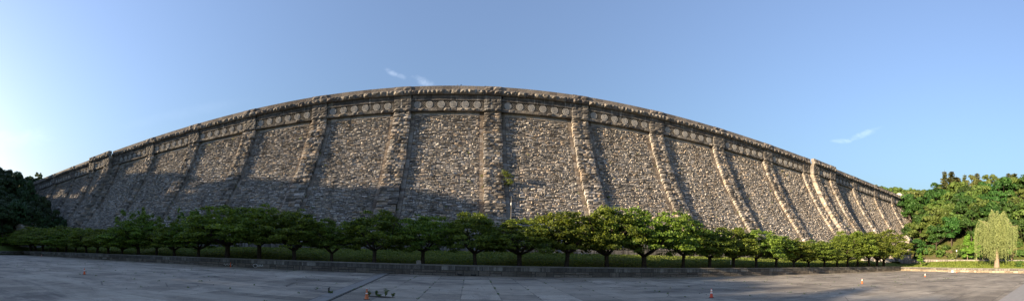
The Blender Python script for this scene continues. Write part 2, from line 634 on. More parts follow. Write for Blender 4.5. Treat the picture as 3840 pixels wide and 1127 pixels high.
def lattice(mb, u0, u1, z0, z1, y):
    """crossed bars carved in the band between two medallions"""
    n = 3
    wu, wz = (u1 - u0) / 2, (z1 - z0) / n
    for i in range(2):
        for j in range(n):
            for sgn in (-1, 1):
                cx, cz = u0 + (i + .5) * wu, z0 + (j + .5) * wz
                ax, az = wu / 2, sgn * wz / 2
                L = math.hypot(ax, az)
                nx_, nz_ = -az / L * .055, ax / L * .055
                pts = [(cx - ax - nx_, cz - az - nz_), (cx + ax - nx_, cz + az - nz_), (cx + ax + nx_, cz + az + nz_), (cx - ax + nx_, cz - az + nz_)]
                dd = .11 + .02 * (sgn > 0)
                vs = [(p, y - dd, q) for p, q in pts] + [(p, y + .01, q) for p, q in pts]
                mb.add(vs, [(0, 1, 2, 3), (0, 4, 5, 1), (1, 5, 6, 2), (2, 6, 7, 3), (3, 7, 4, 0)], .75)


def panel(u0, u1, dy, nmed, spacing):
    P, V = slope_frame(dy), vert_frame(dy)
    m = MB()
    sheet(m, P, u0 + 1.1, u1 - 1.1, S0, s_of_z(40.4), .0, 40, 1)
    # near the top right of each pilaster the stones are flatter than in the body of the panel
    sm = s_of_z(40.35)
    rubble(m, P, u0 + 1.12, u1 - 1.12, S0, sm, .38, .31, .33, .04)
    m.build('wall_panel', [M['stone'], M['mortar']], dam)
    m = MB()
    z = S0
    while z < S1 - .2:
        h = min(rng.uniform(.8, 1.2), S1 - z)
        for a, b in ((u0, u0 + 1.1), (u1 - 1.1, u1)):
            block(m, P, a, b, z, z + h, -.1, .10, .06, 2, 2, .02, None, 1)
        z += h
    n = max(3, round((u1 - u0 - 2.2) / 1.9))
    for i in range(n):
        a, b = u0 + 1.1 + (u1 - u0 - 2.2) * i / n, u0 + 1.1 + (u1 - u0 - 2.2) * (i + 1) / n
        block(m, P, a, b, s_of_z(40.4), S1, -.1, .12, .04, 2, 1, .015)
    m.build('panel_border', [M['smooth'], M['margin']], dam)
    # frieze above it: ledge, medallion band, plain band
    m = MB()
    n = max(4, round((u1 - u0) / 1.8))
    for i in range(n):
        a, b = u0 + (u1 - u0) * i / n, u0 + (u1 - u0) * (i + 1) / n
        block(m, V, a, b, 41.5, 42.25, -.2, 1.05, rng.choice((.05, .08, .35)), 3, 2, .015)
        block(m, V, a, b, 44.35, 45.05, -.2, .95, .06, 2, 2, .015, rng.uniform(0, .5))
        block(m, V, a + .4, b + .4 if i < n - 1 else u1, 45.05, 45.75, -.2, 1.05, .06, 2, 2, .015, rng.uniform(0, .5))
    sheet(m, V, u0, u1, 42.25, 44.35, .62, 1, 0, .15)
    c = (u0 + u1) / 2
    xs = [c + (i - (nmed - 1) / 2) * spacing for i in range(nmed)]
    yb = 100.1 + dy - .62
    gaps = [(u0 + .15, xs[0] - 1.02)] + [(xs[i] + 1.02, xs[i + 1] - 1.02) for i in range(nmed - 1)] + [(xs[-1] + 1.02, u1 - .15)]
    for a, b in gaps:
        if b - a > .3:
            lattice(m, a, b, 42.35, 44.25, yb)
    fr = m.build('frieze_panel', M['dark_stone'], dam)
    for x in xs:
        link('medallion', med_me, fr, (x, yb - .02, 43.3))


def pilaster(u0, u1, dy, side=None):
    P, V = slope_frame(dy), vert_frame(dy)
    m = MB()
    z = S0
    flip = 0
    while z < S1 - .2:
        h = rng.uniform(.72, 1.02)
        if z + h > S1 - .5:
            h = S1 - z
        cuts = [u0, u0 + (u1 - u0) * rng.uniform(.28, .42), u0 + (u1 - u0) * rng.uniform(.58, .74), u1] if flip else [u0, u0 + (u1 - u0) * rng.uniform(.4, .62), u1]
        if rng.random() < .3:
            flip = flip
        else:
            flip = 1 - flip
        cuts[0] += rng.uniform(-.2, .12)
        cuts[-1] += rng.uniform(-.12, .2)
        for a, b in zip(cuts[:-1], cuts[1:]):
            block(m, P, a, b, z, z + h, -.15, .9 + rng.uniform(-.14, .2), .42, 3, 2, .04, None, 0, .085)
        z += h
    z = 41.5
    for i in range(5):
        h = (45.75 - 41.5) / 5
        cuts = [u0, u0 + (u1 - u0) * rng.uniform(.25, .4), u0 + (u1 - u0) * rng.uniform(.6, .75), u1] if i % 2 else [u0, u0 + (u1 - u0) * rng.uniform(.45, .6), u1]
        for a, b in zip(cuts[:-1], cuts[1:]):
            block(m, V, a, b, z, z + h, -.2, 1.12 + (.25 if i == 0 else 0), .16 if i else .4, 3, 2, .035, rng.uniform(0, .75), 1)
        z += h
    m.build('pilaster', [M['pilaster'], M['dark_stone']], dam)


BAY = 2.0
main_pil = [X0 + PITCH * k for k in range(-6, 6)]
pils, panels = [], []
for i, L in enumerate(main_pil):
    pils.append((L, L + W, 0))
    if i < 11:
        panels.append((L + W, main_pil[i + 1], 0, 6, 3.22))
rb = main_pil[-1] + W
right = [('pil', rb, rb + W, -BAY), ('pan', rb + W, rb + 13.1, -BAY, 3, 2.75), ('pil', rb + 13.1, rb + 17.85, -BAY)]
x = rb + 17.85
for k in range(5):
    right.append(('pan', x, x + PITCH - W, 0, 6, 3.22))
    x += PITCH - W
    right.append(('pil', x, x + W, 0))
    x += W
XEND = x
for it in right:
    for mir in (False, True):
        a, b = (2 * MID - it[2], 2 * MID - it[1]) if mir else (it[1], it[2])
        (pils if it[0] == 'pil' else panels).append((a, b) + tuple(it[3:]))
for a in panels:
    panel(*a)
for a in pils:
    pilaster(*a)
XL, XR = 2 * MID - XEND, XEND

# side cheeks of the two projecting bays
for a, b in ((rb, rb + 17.85), (2 * MID - rb - 17.85, 2 * MID - rb)):
    for xx, sg in ((a + .12, -1), (b - .12, 1)):
        m = MB()
        P = slope_frame(-BAY)
        z = S0
        while z < S1 - .1:
            h = min(rng.uniform(.75, 1.0), S1 - z)
            p0, p1 = P(xx, z + .02, 0.9), P(xx, z + h - .02, .9)
            t0 = (p0[1] + p1[1]) / 2
            off = rng.uniform(.0, .14)
            x_in, x_out = xx, xx + sg * (.05 + off)
            lo, hi = min(x_in, x_out), max(x_in, x_out)
            m.add([(lo, p0[1], p0[2]), (hi, p0[1], p0[2]), (hi, p0[1] + 3.4, p0[2]), (lo, p0[1] + 3.4, p0[2]),
                   (lo, p1[1], p1[2]), (hi, p1[1], p1[2]), (hi, p1[1] + 3.4, p1[2]), (lo, p1[1] + 3.4, p1[2])],
                  [(0, 3, 2, 1), (4, 5, 6, 7), (0, 1, 5, 4), (1, 2, 6, 5), (2, 3, 7, 6), (3, 0, 4, 7)], rng.random())
            z += h
        z = 41.5
        for i in range(5):
            off = rng.uniform(.02, .12)
            lo, hi = (xx - .05 - off, xx) if sg < 0 else (xx, xx + .05 + off)
            m.box(lo, hi, 97.15, 100.3, z + .02, z + .83, rng.random())
            z += .85
        m.build('bay_side', M['pilaster'], dam)


def bay_dy(x):
    return -BAY if rb <= x <= rb + 17.85 or 2 * MID - rb - 17.85 <= x <= 2 * MID - rb else 0.0


# cornice of boulder-faced blocks, parapet of dressed blocks with rough ones over every pilaster
mc, mp = MB(), MB()
stops = sorted(set([XL, XR] + [p for a in pils for p in a[:2]]))
pset = [(a, b) for a, b, _ in pils]
for a, b in zip(stops[:-1], stops[1:]):
    dy = bay_dy((a + b) / 2)
    V = vert_frame(dy)
    n = max(1, round((b - a) / 2.2))
    over = any(abs(a - p) < .01 for p, _ in pset)
    cuts = [a] + [a + (b - a) * (i + rng.uniform(-.13, .13)) / n for i in range(1, n)] + [b]
    for p, q in zip(cuts[:-1], cuts[1:]):
        block(mc, V, p, q, 45.75, 47.0 + rng.uniform(-.06, .06), -.2, 1.6 + rng.uniform(-.12, .14), .55, 4, 3, .03)
    n = max(1, round((b - a) / 2.2))
    for i in range(n):
        p, q = a + (b - a) * i / n, a + (b - a) * (i + 1) / n
        if over:
            block(mp, V, p, q, 47.0, 48.22, -.5, 1.15, .3, 3, 2, .02)
        else:
            block(mp, V, p, q, 47.0, 48.2, -.4, 1.0, .03, 2, 1, .018)
mc.build('cornice', M['cornice'], dam)
mp.build('parapet', M['parapet'], dam)
m = MB()
m.box(XL, XR, 100.4, 109.6, 46.2, 46.7, .5, 0)
m.box(XL, XR, 109.6, 110.3, 46.0, 48.0, .4, 0)
m.add([(XL, 110, 47), (XR, 110, 47), (XR, 116, 0), (XL, 116, 0)], [(0, 1, 2, 3)], .4, 0)
m.add([(XL, 100.35, 41.3), (XR, 100.35, 41.3), (XR, 100.35, 47), (XL, 100.35, 47)], [(0, 1, 2, 3)], .2, 0)
m.build('crest_road', M['dark_stone'], dam)

# ------------------------------------------------------------------ plaza and its surrounds
SL = .357
EDGE = [(-137 + SL * 153, -100), (-137, 53), (124, 53), (124 - SL * 153, -100)]


def offset_line(d):
    """the plaza edge pushed outward by d metres"""
    pts = [Vector(p) for p in EDGE]
    nrm = []
    for a, b in zip(pts[:-1], pts[1:]):
        t = (b - a).normalized()
        nrm.append(Vector((-t.y, t.x)))
    out = [pts[0] + nrm[0] * d]
    for i in (1, 2):
        n = (nrm[i - 1] + nrm[i]).normalized()
        out.append(pts[i] + n * (d / n.dot(nrm[i])))
    out.append(pts[-1] + nrm[-1] * d)
    return out


def smooth01(t):
    t = min(1, max(0, t))
    return t * t * (3 - 2 * t)


m = MB()
m.add([(-2500, -2500, -.6), (2500, -2500, -.6), (2500, 2500, -.6), (-2500, 2500, -.6)], [(0, 1, 2, 3)])
tag(m.build('ground', M['far']), 'green ground spreading beyond the hills', 'ground', kind='structure')
m = MB()
o0 = offset_line(.2)
m.add([(o0[0].x, -100, 0), (o0[3].x, -100, 0), (o0[2].x, o0[2].y, 0), (o0[1].x, o0[1].y, 0)], [(0, 1, 2, 3)])
tag(m.build('plaza', M['plaza']), 'broad plaza of weathered concrete slabs with dark seams', 'plaza', kind='structure')
m = MB()
m.add([(14, 4.3, .004), (100, 3.2, .004), (80, -60, .004), (14, -60, .004)], [(0, 1, 2, 3)])
tag(m.build('walkway', M['path']), 'paler paved walkway along the near side of the plaza', 'walkway', kind='structure')
# the drain strip crossing the slabs
m = MB()
A0, A1 = Vector((-8.3, 15)), Vector((-12.0, 52.6))
tdir = (A1 - A0).normalized()
nd = Vector((tdir.y, -tdir.x))
L = (A1 - A0).length
k = 0
while k < L:
    b = min(L, k + rng.uniform(2.2, 3.2))
    q = [A0 + tdir * (k + .02) - nd * .5, A0 + tdir * (k + .02) + nd * .5, A0 + tdir * (b - .02) + nd * .5, A0 + tdir * (b - .02) - nd * .5]
    hz = .05 + rng.uniform(-.012, .012)
    m.add([(p.x, p.y, .001) for p in q] + [(p.x, p.y, hz) for p in q], [(4, 5, 6, 7), (0, 1, 5, 4), (1, 2, 6, 5), (2, 3, 7, 6), (3, 0, 4, 7)])
    k = b
for off in (.62, -.62):
    q = [A0 + nd * (off - .07), A0 + nd * (off + .07), A1 + nd * (off + .07), A1 + nd * (off - .07)]
    if off < 0:
        q = [q[1] - nd * .03, q[1] - nd * .10, q[2] - nd * .10, q[2] - nd * .03]
    m.add([(p.x, p.y, .004) for p in q], [(0, 1, 2, 3)], .5, 1)
tag(m.build('drain_channel', [M['strip'], M['dark_hole']]), 'raised concrete drain strip crossing the plaza slabs to the low wall', 'drain')

# lawn: level under the trees, rising as a bank to the foot of the dam
m = MB()
ds = [.35, 1.5, 3, 4.5, 6, 7.5, 9, 10.5, 12, 13.5, 15, 17, 19.2, 24, 32, 42, 60]


def lawn_z(d, right):
    if right:
        return 1.28 + 2.2 * smooth01((d - 2) / 24)
    return 1.44 + 2.2 * smooth01((d - 5.5) / 12.5)


cols = []
for d in ds:
    ln = offset_line(d)
    row = []
    for i in range(3):
        nseg = (14, 90, 24)[i]
        for k in range(nseg + (i == 2)):
            f = k / nseg
            p = ln[i].lerp(ln[i + 1], f)
            wr = 1.0 if i == 2 else (0.0 if i < 2 else 1)
            if i == 1 and f > .93:
                wr = (f - .93) / .07
            if i == 2:
                wr = 1
            z = lawn_z(d, False) * (1 - wr) + lawn_z(d, True) * wr
            z += .10 * math.sin(p.x * .9 + p.y * .35) * math.sin(p.x * .23 - p.y * .7) * smooth01((d - 4) / 4) * (1 - smooth01((d - 14) / 5))
            row.append((p.x, p.y, z))
    cols.append(row)
nr = len(cols[0])
vs = [p for row in cols for p in row]
fs = [(j * nr + i, j * nr + i + 1, (j + 1) * nr + i + 1, (j + 1) * nr + i) for j in range(len(ds) - 1) for i in range(nr - 1)]
m.add(vs, fs)
tag(m.build('lawn', M['lawn'], smooth=True), 'grass terrace and bank between the low wall and the dam', 'lawn', kind='structure')


# low retaining wall round the plaza
def wall_run(p0, p1, ztop, root, nblock=2.3, low='wall_low'):
    p0, p1 = Vector(p0), Vector(p1)
    t = (p1 - p0)
    L = t.length
    t.normalize()
    n = Vector((t.y, -t.x))     # towards the plaza

    def V(u, s, d):
        q = p0 + t * u + n * d
        return (q.x, q.y, s)
    hb = ztop * .50
    m = MB()
    rubble(m, V, 0, L, -.05, hb, .55, .36, .07, .012)
    sheet(m, V, 0, L, -.05, hb, .0, 1, 1)
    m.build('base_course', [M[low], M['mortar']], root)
    m = MB()
    k = 0
    while k < L - .1:
        b = min(L, k + nblock * rng.uniform(.8, 1.2))
        if L - b < .8:
            b = L
        block(m, V, k, b, hb, ztop - .2, -.4, .06, .03, 2, 1, .012)
        k = b
    m.build('block_course', M['wall_mid'], root)
    m = MB()
    k = 0
    while k < L - .1:
        b = min(L, k + nblock * 1.4 * rng.uniform(.8, 1.2))
        if L - b < .8:
            b = L
        block(m, V, k, b, ztop - .2, ztop + rng.uniform(0, .015), -.45, .14, .03, 1, 1, .01)
        k = b
    m.build('coping', M['wall_cap'], root)
    return V


M['wall_low'] = stone_mat('shaded_wall_rubble', [(0, (.10, .088, .075)), (.5, (.15, .135, .115)), (1, (.20, .18, .155))], (.05, .045, .04), .8, .3)  # weathered rubble, darkened further to carry the shade of the wall front
M['sunlit_tan_rubble'] = stone_mat('sunlit_tan_rubble', [(0, (.22, .18, .13)), (.5, (.33, .275, .20)), (1, (.42, .36, .27))], (.07, .06, .05), .5, .2)  # brighter copy of the rubble, sunlight on the return wall put into its tan


def streaked(name, stops):
    m, t, b = new_mat(name, .9, .2)
    p = t.pos()
    c = t.ramp(t.attr('tone'), stops)
    st = t.noise(t.scaled(p, (2.2, 2.2, .12)), 1.0, 4, .7)
    c = t.mix(t.remap(st, .42, .58, 0, .8), c, (.06, .055, .05))
    g = t.noise(p, 6, 4, .7)
    c = t.mix(1.0, c, t.ramp(g, [(.3, (.7, .7, .7)), (.7, (1.2, 1.2, 1.2))]), 'MULTIPLY')
    t.put(b.inputs['Base Color'], c)
    bump(t, b, g, .5, .03)
    return m


M['wall_mid'] = streaked('wall_blocks', [(0, (.09, .085, .078)), (.5, (.15, .142, .128)), (1, (.26, .25, .23))])  # tones lowered to put the wall front's shade into the colour
M['wall_cap'] = mottled('wall_coping', (.12, .112, .10), (.20, .188, .17), 1.3)  # coping tones lowered too, carrying the same shade
M['band'] = streaked('base_band_concrete', [(0, (.22, .20, .175)), (.5, (.29, .265, .235)), (1, (.36, .33, .30))])

rw = empty('retaining_wall', (MID, 53, 0), 'long low stone retaining wall with streaked blocks along the lawn below the dam', 'wall')
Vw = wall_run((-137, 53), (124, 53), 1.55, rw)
# faint scribbles and two drain mouths on its face
for gx, kind in ((-40.2, 0), (-34.3, 1), (-79.5, 2)):
    m = MB()
    pts = []
    if kind == 1:
        pts = [(gx + .45 * math.cos(q * .35), .42 + .28 * math.sin(q * .35)) for q in range(22)]
        pts += [(gx + .6 + .16 * q, .25 + (.4 if q % 2 else 0)) for q in range(7)]
    else:
        pts = [(gx - .9 + .2 * q, .38 + .17 * math.sin(q * 2.1 + kind)) for q in range(11)]
    for a, b in zip(pts[:-1], pts[1:]):
        pa, pb = Vector(Vw(a[0] + 137, a[1], .16)), Vector(Vw(b[0] + 137, b[1], .16))
        m.tube([pa, pb], [.03, .03], 4)
    m.build('graffiti', M['chalk'], rw)
for gx in (-1.2, 0.75):
    m = MB()
    m.box(gx - .42, gx + .42, 52.7, 52.83, .05, .30, .5)
    m.box(gx - .34, gx + .34, 52.66, 52.69, .07, .24, .5, 1)
    m.build('drain_mouth', [M['wall_mid'], M['dark_hole']], rw)
rw2 = empty('retaining_wall', (116, 30, 0), 'sunlit tan stone retaining wall on the far side of the plaza below the willow', 'wall')
wall_run((124, 53), EDGE[3], 1.38, rw2, 2.3, 'sunlit_tan_rubble')
rw3 = empty('retaining_wall', (-129, 30, 0), 'dark stone retaining wall beside the dark wooded slope', 'wall')
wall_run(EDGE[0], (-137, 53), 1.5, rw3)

# plinth wall with coping and a railing at the foot of the dam
bw = empty('plinth_wall', (MID, 72, 3.6), 'smooth streaked concrete wall along the foot of the dam behind the trees', 'wall')


def Vb(u, s, d):
    return (u, 72.4 - d, s)


m = MB()
k = -139.
while k < 126:
    b = k + rng.uniform(2.4, 3.4)
    block(m, Vb, k, b, 2.9, 4.85, -.5, 0, .04, 2, 2, .014)
    k = b
m.build('wall_face', M['band'], bw)
m = MB()
k = -139.
while k < 126:
    b = k + rng.uniform(3.0, 4.4)
    block(m, Vb, k, b, 4.85, 5.12, -.6, .12, .02, 1, 1, .01)
    k = b
m.build('coping', M['wall_cap'], bw)
rl = empty('railing', (MID, 72.8, 5.1), 'thin black iron railing along the top of the wall at the dam foot', 'railing')
m = MB()
for z in (5.5, 6.05):
    m.box(-139, 127, 72.68, 72.72, z, z + .05)
m.build('rail', M['black_iron'], rl)
m = MB()
m.box(-.03, .03, -.04, .04, 0, 1.05)
post_me = m.mesh('post', M['black_iron'])
for k in range(98):
    link('post', post_me, rl, (-139 + 2.74 * k - MID, -.1, 0))
# backfill between the plinth wall and the first stones
m = MB()
m.add([(-141, 72.6, 4.8), (128, 72.6, 4.8), (128, 78, 4.8), (-141, 78, 4.8)], [(0, 1, 2, 3)])
tag(m.build('path', M['path']), 'narrow service path behind the plinth wall', 'path', kind='structure')


# ------------------------------------------------------------------ hills
TOE_R = [(196, 140), (178, 80), (158, 60), (153, 30), (156, 5), (150, -40), (135, -110)]
TOE_L = [(-205, 140), (-176, 86), (-158, 70), (-158, 45), (-160, 10), (-156, -40), (-140, -110)]


def seg_dist(p, a, b):
    ax, ay = a
    bx, by = b
    dx, dy = bx - ax, by - ay
    t = max(0, min(1, ((p[0] - ax) * dx + (p[1] - ay) * dy) / (dx * dx + dy * dy)))
    return math.hypot(p[0] - ax - t * dx, p[1] - ay - t * dy)


def toe_x(toe, y):
    for (ax, ay), (bx, by) in zip(toe[:-1], toe[1:]):
        if by <= y <= ay:
            return ax + (bx - ax) * (ay - y) / (ay - by)
    return toe[0][0] if y > toe[0][1] else toe[-1][0]


def hill_d(x, y, side):
    toe = TOE_R if side > 0 else TOE_L
    d = min(seg_dist((x, y), a, b) for a, b in zip(toe[:-1], toe[1:]))
    return d if (x - toe_x(toe, y)) * side > 0 else -d


LEFT_SHADE_SCALE = [(-110, .78), (-45, .80), (-30, .83), (-15, .91), (-4, .95), (20, 1.02), (28, 1.08), (38, 1.2), (48, 1.3), (68, 1.3), (82, 1.16), (92, 1.06), (260, 1.0)]  # ridge heights, mostly out of view, shaped to throw shade on dam and plaza


def hill_z(x, y, side):
    d = hill_d(x, y, side)
    if d < 0:
        return 3.4 - min(3.0, -d * .35)
    top = 44.0
    if side < 0:
        top *= np.interp(y, [a for a, _ in LEFT_SHADE_SCALE], [b for _, b in LEFT_SHADE_SCALE])
    z = 3.4 + min(d * .52, 10) + max(0, d - 19) * (.42 if side > 0 else .58)
    zz = top - z
    if zz < 8:                      # round over into the plateau
        z = top - 8 * math.exp(-(8 - zz) / 8) if zz < 8 else z
    return z + .7 * math.sin(x * .21 + y * .13) * math.sin(y * .17 - x * .05)


def make_hill(side, label):
    xs = np.arange(128, 460, 6.0) if side > 0 else np.arange(-460, -128, 6.0)
    ys = np.arange(-130, 330, 6.0)
    m = MB()
    vs = [(float(x), float(y), float(hill_z(x, y, side))) for y in ys for x in xs]
    n = len(xs)
    fs = [(j * n + i, j * n + i + 1, (j + 1) * n + i + 1, (j + 1) * n + i) for j in range(len(ys) - 1) for i in range(n - 1)]
    m.add(vs, fs)
    tag(m.build('hill', M['hill'], smooth=True), label, 'hill', kind='structure')


make_hill(1, 'steep sunlit bank of grass and bare earth under the trees')
make_hill(-1, 'steep shaded hillside under dark trees')

# wall along the path at the foot of the sunlit bank
pw = empty('path_wall', (148, 35, 3), 'low brown wall along the path at the foot of the sunlit bank', 'wall')
pl = [Vector((140, 60)), Vector((143.5, 46)), Vector((147, 30)), Vector((150, 12)), Vector((146, -20))]
mf, mk = MB(), MB()
for a, b in zip(pl[:-1], pl[1:]):
    t = (b - a).normalized()
    n = Vector((t.y, -t.x))
    L = (b - a).length

    def V(u, s, d, a=a, t=t, n=n):
        q = a + t * u + n * d
        return (q.x, q.y, s)
    nb = max(1, round(L / 2.8))
    for i in range(nb):
        block(mf, V, L * i / nb, L * (i + 1) / nb, 2.6, 4.1, -.4, 0, .03, 2, 1, .012)
        block(mk, V, L * i / nb, L * (i + 1) / nb, 4.1, 4.3, -.45, .06, .02, 1, 1, .01)
mf.build('wall_face', M['brown_wall'] if 'brown_wall' in M else M['band'], pw)
mk.build('coping', M['wall_cap'], pw)
m = MB()
m.box(144.8, 144.95, 40.3, 41.0, 3.35, 3.95)
nt_ = m.build('notice', M['white_paint'])
tag(nt_, 'small white notice fixed to the brown path wall', 'notice')
m = MB()
m.add([(150, 70, 3.42), (158, 60, 3.42), (154, 30, 3.42), (157, 5, 3.42), (151, -40, 3.42), (144, -40, 3.42), (150, 10, 3.42), (146, 30, 3.42), (140, 60, 3.42)], [(8, 7, 2, 1), (7, 6, 3, 2), (6, 5, 4, 3), (8, 1, 0)])
tag(m.build('path', M['path']), 'grey footpath at the foot of the sunlit bank', 'path', kind='structure')


# ------------------------------------------------------------------ trees
def make_row_tree(seed, wispy=False):
    """low vase of limbs forking near the ground, wide layered crown; 8 m tall, 4.4 m radius"""
    r = random.Random(seed)
    H, RR = 8.0, 4.4
    tr = MB()
    fork = r.uniform(1.35, 1.9)
    lean = (r.uniform(-.12, .12), r.uniform(-.12, .12))
    tr.tube([(0, 0, -.2), (0, 0, .15), (lean[0] * .5, lean[1] * .5, fork * .6), (lean[0], lean[1], fork + .15)], [.36, .26, .22, .25], 9)
    tips = []
    nl = r.randint(5, 7)
    for i in range(nl):
        a = 2 * math.pi * i / nl + r.uniform(-.3, .3)
        ln = RR * r.uniform(.55, .9)
        up = r.uniform(.42, .8) * (H - fork)
        pts, rad = [], []
        for k in range(6):
            f = k / 5
            rr = ln * (f ** .85)
            z = fork + up * (f ** 1.15) * .9
            pts.append((lean[0] + rr * math.cos(a) + r.uniform(-.12, .12) * f, lean[1] + rr * math.sin(a) + r.uniform(-.12, .12) * f, z))
            rad.append(.15 * (1 - f) ** .8 + .018)
        tr.tube(pts, rad, 6)
        tips.append(pts)
        for s in range(4):
            b = pts[2 + s % 3]
            a2 = a + r.uniform(-1.1, 1.1)
            l2 = r.uniform(.9, 1.9)
            tr.tube([b, (b[0] + l2 * .55 * math.cos(a2), b[1] + l2 * .55 * math.sin(a2), b[2] + l2 * .35), (b[0] + l2 * math.cos(a2), b[1] + l2 * math.sin(a2), b[2] + l2 * r.uniform(.4, .9))], [.055, .04, .012], 5)
    cen, rad, ton = [], [], []
    w1, w2, w3 = r.uniform(0, 6.28), r.uniform(0, 6.28), r.uniform(0, 6.28)
    peaks = [(r.uniform(0, 6.28), r.uniform(.15, .75) * RR, r.uniform(.82, 1.12)) for _ in range(6)]
    for i in range(230):
        a = r.uniform(0, 2 * math.pi)
        lob = 1 + .16 * math.sin(2 * a + w1) + .13 * math.sin(3 * a + w2) + .08 * math.sin(5 * a + w3)
        rr = RR * lob * math.sqrt(r.random()) * .95
        q = min(1.0, rr / (RR * lob))
        hx = max(pk * math.exp(-((rr * math.cos(a) - pr * math.cos(pa)) ** 2 + (rr * math.sin(a) - pr * math.sin(pa)) ** 2) / 7.0) for pa, pr, pk in peaks)
        top = H * (.62 + .38 * hx) * (1 - .30 * q ** 2.6) - .35
        bot = 1.75 + .7 * (1 - q) + r.uniform(-.3, .45)
        f = r.random() ** .62
        cen.append((rr * math.cos(a), rr * math.sin(a), bot + (top - bot) * f))
        w = r.uniform(.35, .85)
        rad.append((w, w, w * r.uniform(.4, .65)))
        ton.append(r.uniform(.2, .85))
    if wispy:
        for i in range(26):
            a, rr = r.uniform(0, 2 * math.pi), RR * r.uniform(.1, .7)
            z = H * r.uniform(.78, 1.08)
            cen.append((rr * math.cos(a), rr * math.sin(a), z))
            rad.append((.28, .28, .7))
            ton.append(.5)
    P, T, B, tone = leaf_cloud(cen, rad, ton, 13000, .118, .35, .85, (.4, 1.15))
    # ragged sprays sticking out of the outline
    n2 = 1100
    k = nrng.integers(0, len(cen), n2)
    d = unit(nrng.normal(size=(n2, 3)) + np.array([0, 0, .5]))
    P2 = np.asarray(cen)[k] + d * np.asarray(rad)[k] * nrng.uniform(1.1, 1.9, (n2, 1))
    q = nrng.choice(len(P), n2)
    P, T, B, tone = np.concatenate([P, P2]), np.concatenate([T, T[q]]), np.concatenate([B, B[q]]), np.concatenate([tone, tone[q]])
    keep = (P[:, 2] > 1.7)
    return tr.mesh('trunk', M['bark'], True), quads_mesh('crown', P[keep], T[keep], B[keep], tone[keep], M['row_leaf'])


def make_broadleaf(seed, leaf, H=17.0, RR=6.4, n=5200, size=.36, open_=False):
    r = random.Random(seed)
    tr = MB()
    fork = H * r.uniform(.2, .32)
    tr.tube([(0, 0, -1), (0, 0, .4), (r.uniform(-.2, .2), r.uniform(-.2, .2), fork), (r.uniform(-.6, .6), r.uniform(-.6, .6), H * .6), (r.uniform(-.8, .8), r.uniform(-.8, .8), H * .88)], [.5, .38, .3, .18, .04], 7)
    for i in range(8):
        a = 2 * math.pi * i / 8 + r.uniform(-.4, .4)
        z0 = fork + (H * .45) * i / 8
        ln = RR * r.uniform(.6, .9)
        tr.tube([(0, 0, z0), (ln * .5 * math.cos(a), ln * .5 * math.sin(a), z0 + ln * .35), (ln * math.cos(a), ln * math.sin(a), z0 + ln * .75)], [.16, .1, .02], 5)
    cen, rad, ton = [], [], []
    nb = 26 if open_ else 40
    for i in range(nb):
        # clumps sit near the surface of an egg-shaped crown
        d = Vector((r.gauss(0, 1), r.gauss(0, 1), r.gauss(.15, 1))).normalized()
        f = r.uniform(.5, .86)
        cz = H * .60
        c = (d.x * RR * f, d.y * RR * f, cz + d.z * H * .37 * f)
        w = r.uniform(1.2, 2.3) * (RR / 6.4) * (.8 if open_ else 1)
        cen.append(c)
        rad.append((w, w, w * r.uniform(.6, .85)))
        ton.append(r.uniform(.15, .9))
    P, T, B, tone = leaf_cloud(cen, rad, ton, n, size, .25, .5, (.72, 1.08))
    return tr.mesh('trunk', M['bark'], True), quads_mesh('crown', P, T, B, tone, leaf)


def make_conifer(seed, H=17.0, RR=3.4):
    r = random.Random(seed)
    tr = MB()
    tr.tube([(0, 0, -1), (0, 0, H * .5), (0, 0, H)], [.3, .18, .03], 6)
    Ps, Ts, Bs, to = [], [], [], []
    z = H * .18
    while z < H * .98:
        rr = RR * (1 - (z / H) ** 1.3) + .25
        for i in range(6):
            a = r.uniform(0, 2 * math.pi)
            ln = rr * r.uniform(.55, 1.1)
            n = int(12 + ln * 10)
            f = nrng.uniform(.1, 1, n)
            wid = .38 * (1 - f * .5)
            off = nrng.normal(0, 1, n) * wid * .6
            px = f * ln * math.cos(a) - off * math.sin(a)
            py = f * ln * math.sin(a) + off * math.cos(a)
            pz = z - ln * .28 * f + ln * .18 * f ** 2 + nrng.normal(0, .08, n)
            Ps.append(np.stack([px, py, pz], 1))
            t = unit(np.stack([np.full(n, math.cos(a)), np.full(n, math.sin(a)), nrng.normal(-.25, .25, n)], 1))
            b = unit(np.cross(t, nrng.normal(size=(n, 3))))
            Ts.append(t * .38)
            Bs.append(b * .13)
            to.append(nrng.uniform(0, 1, n))
        z += r.uniform(.45, .75)
    return tr.mesh('trunk', M['bark'], True), quads_mesh('crown', np.concatenate(Ps), np.concatenate(Ts), np.concatenate(Bs), np.concatenate(to), M['needle'])


def proto(name, meshes):
    t, c = meshes
    return name, t, c


def place(pr, loc, rz, scale, label, cat='tree', group=None):
    name, t, c = pr
    e = empty(name, loc, label, cat, group, rz)
    e.scale = scale if isinstance(scale, (tuple, list)) else (scale,) * 3
    link('trunk', t, e)
    link('crown', c, e)
    return e


row_protos = [proto('row_tree', make_row_tree(100 + i, i >= 7)) for i in range(9)]
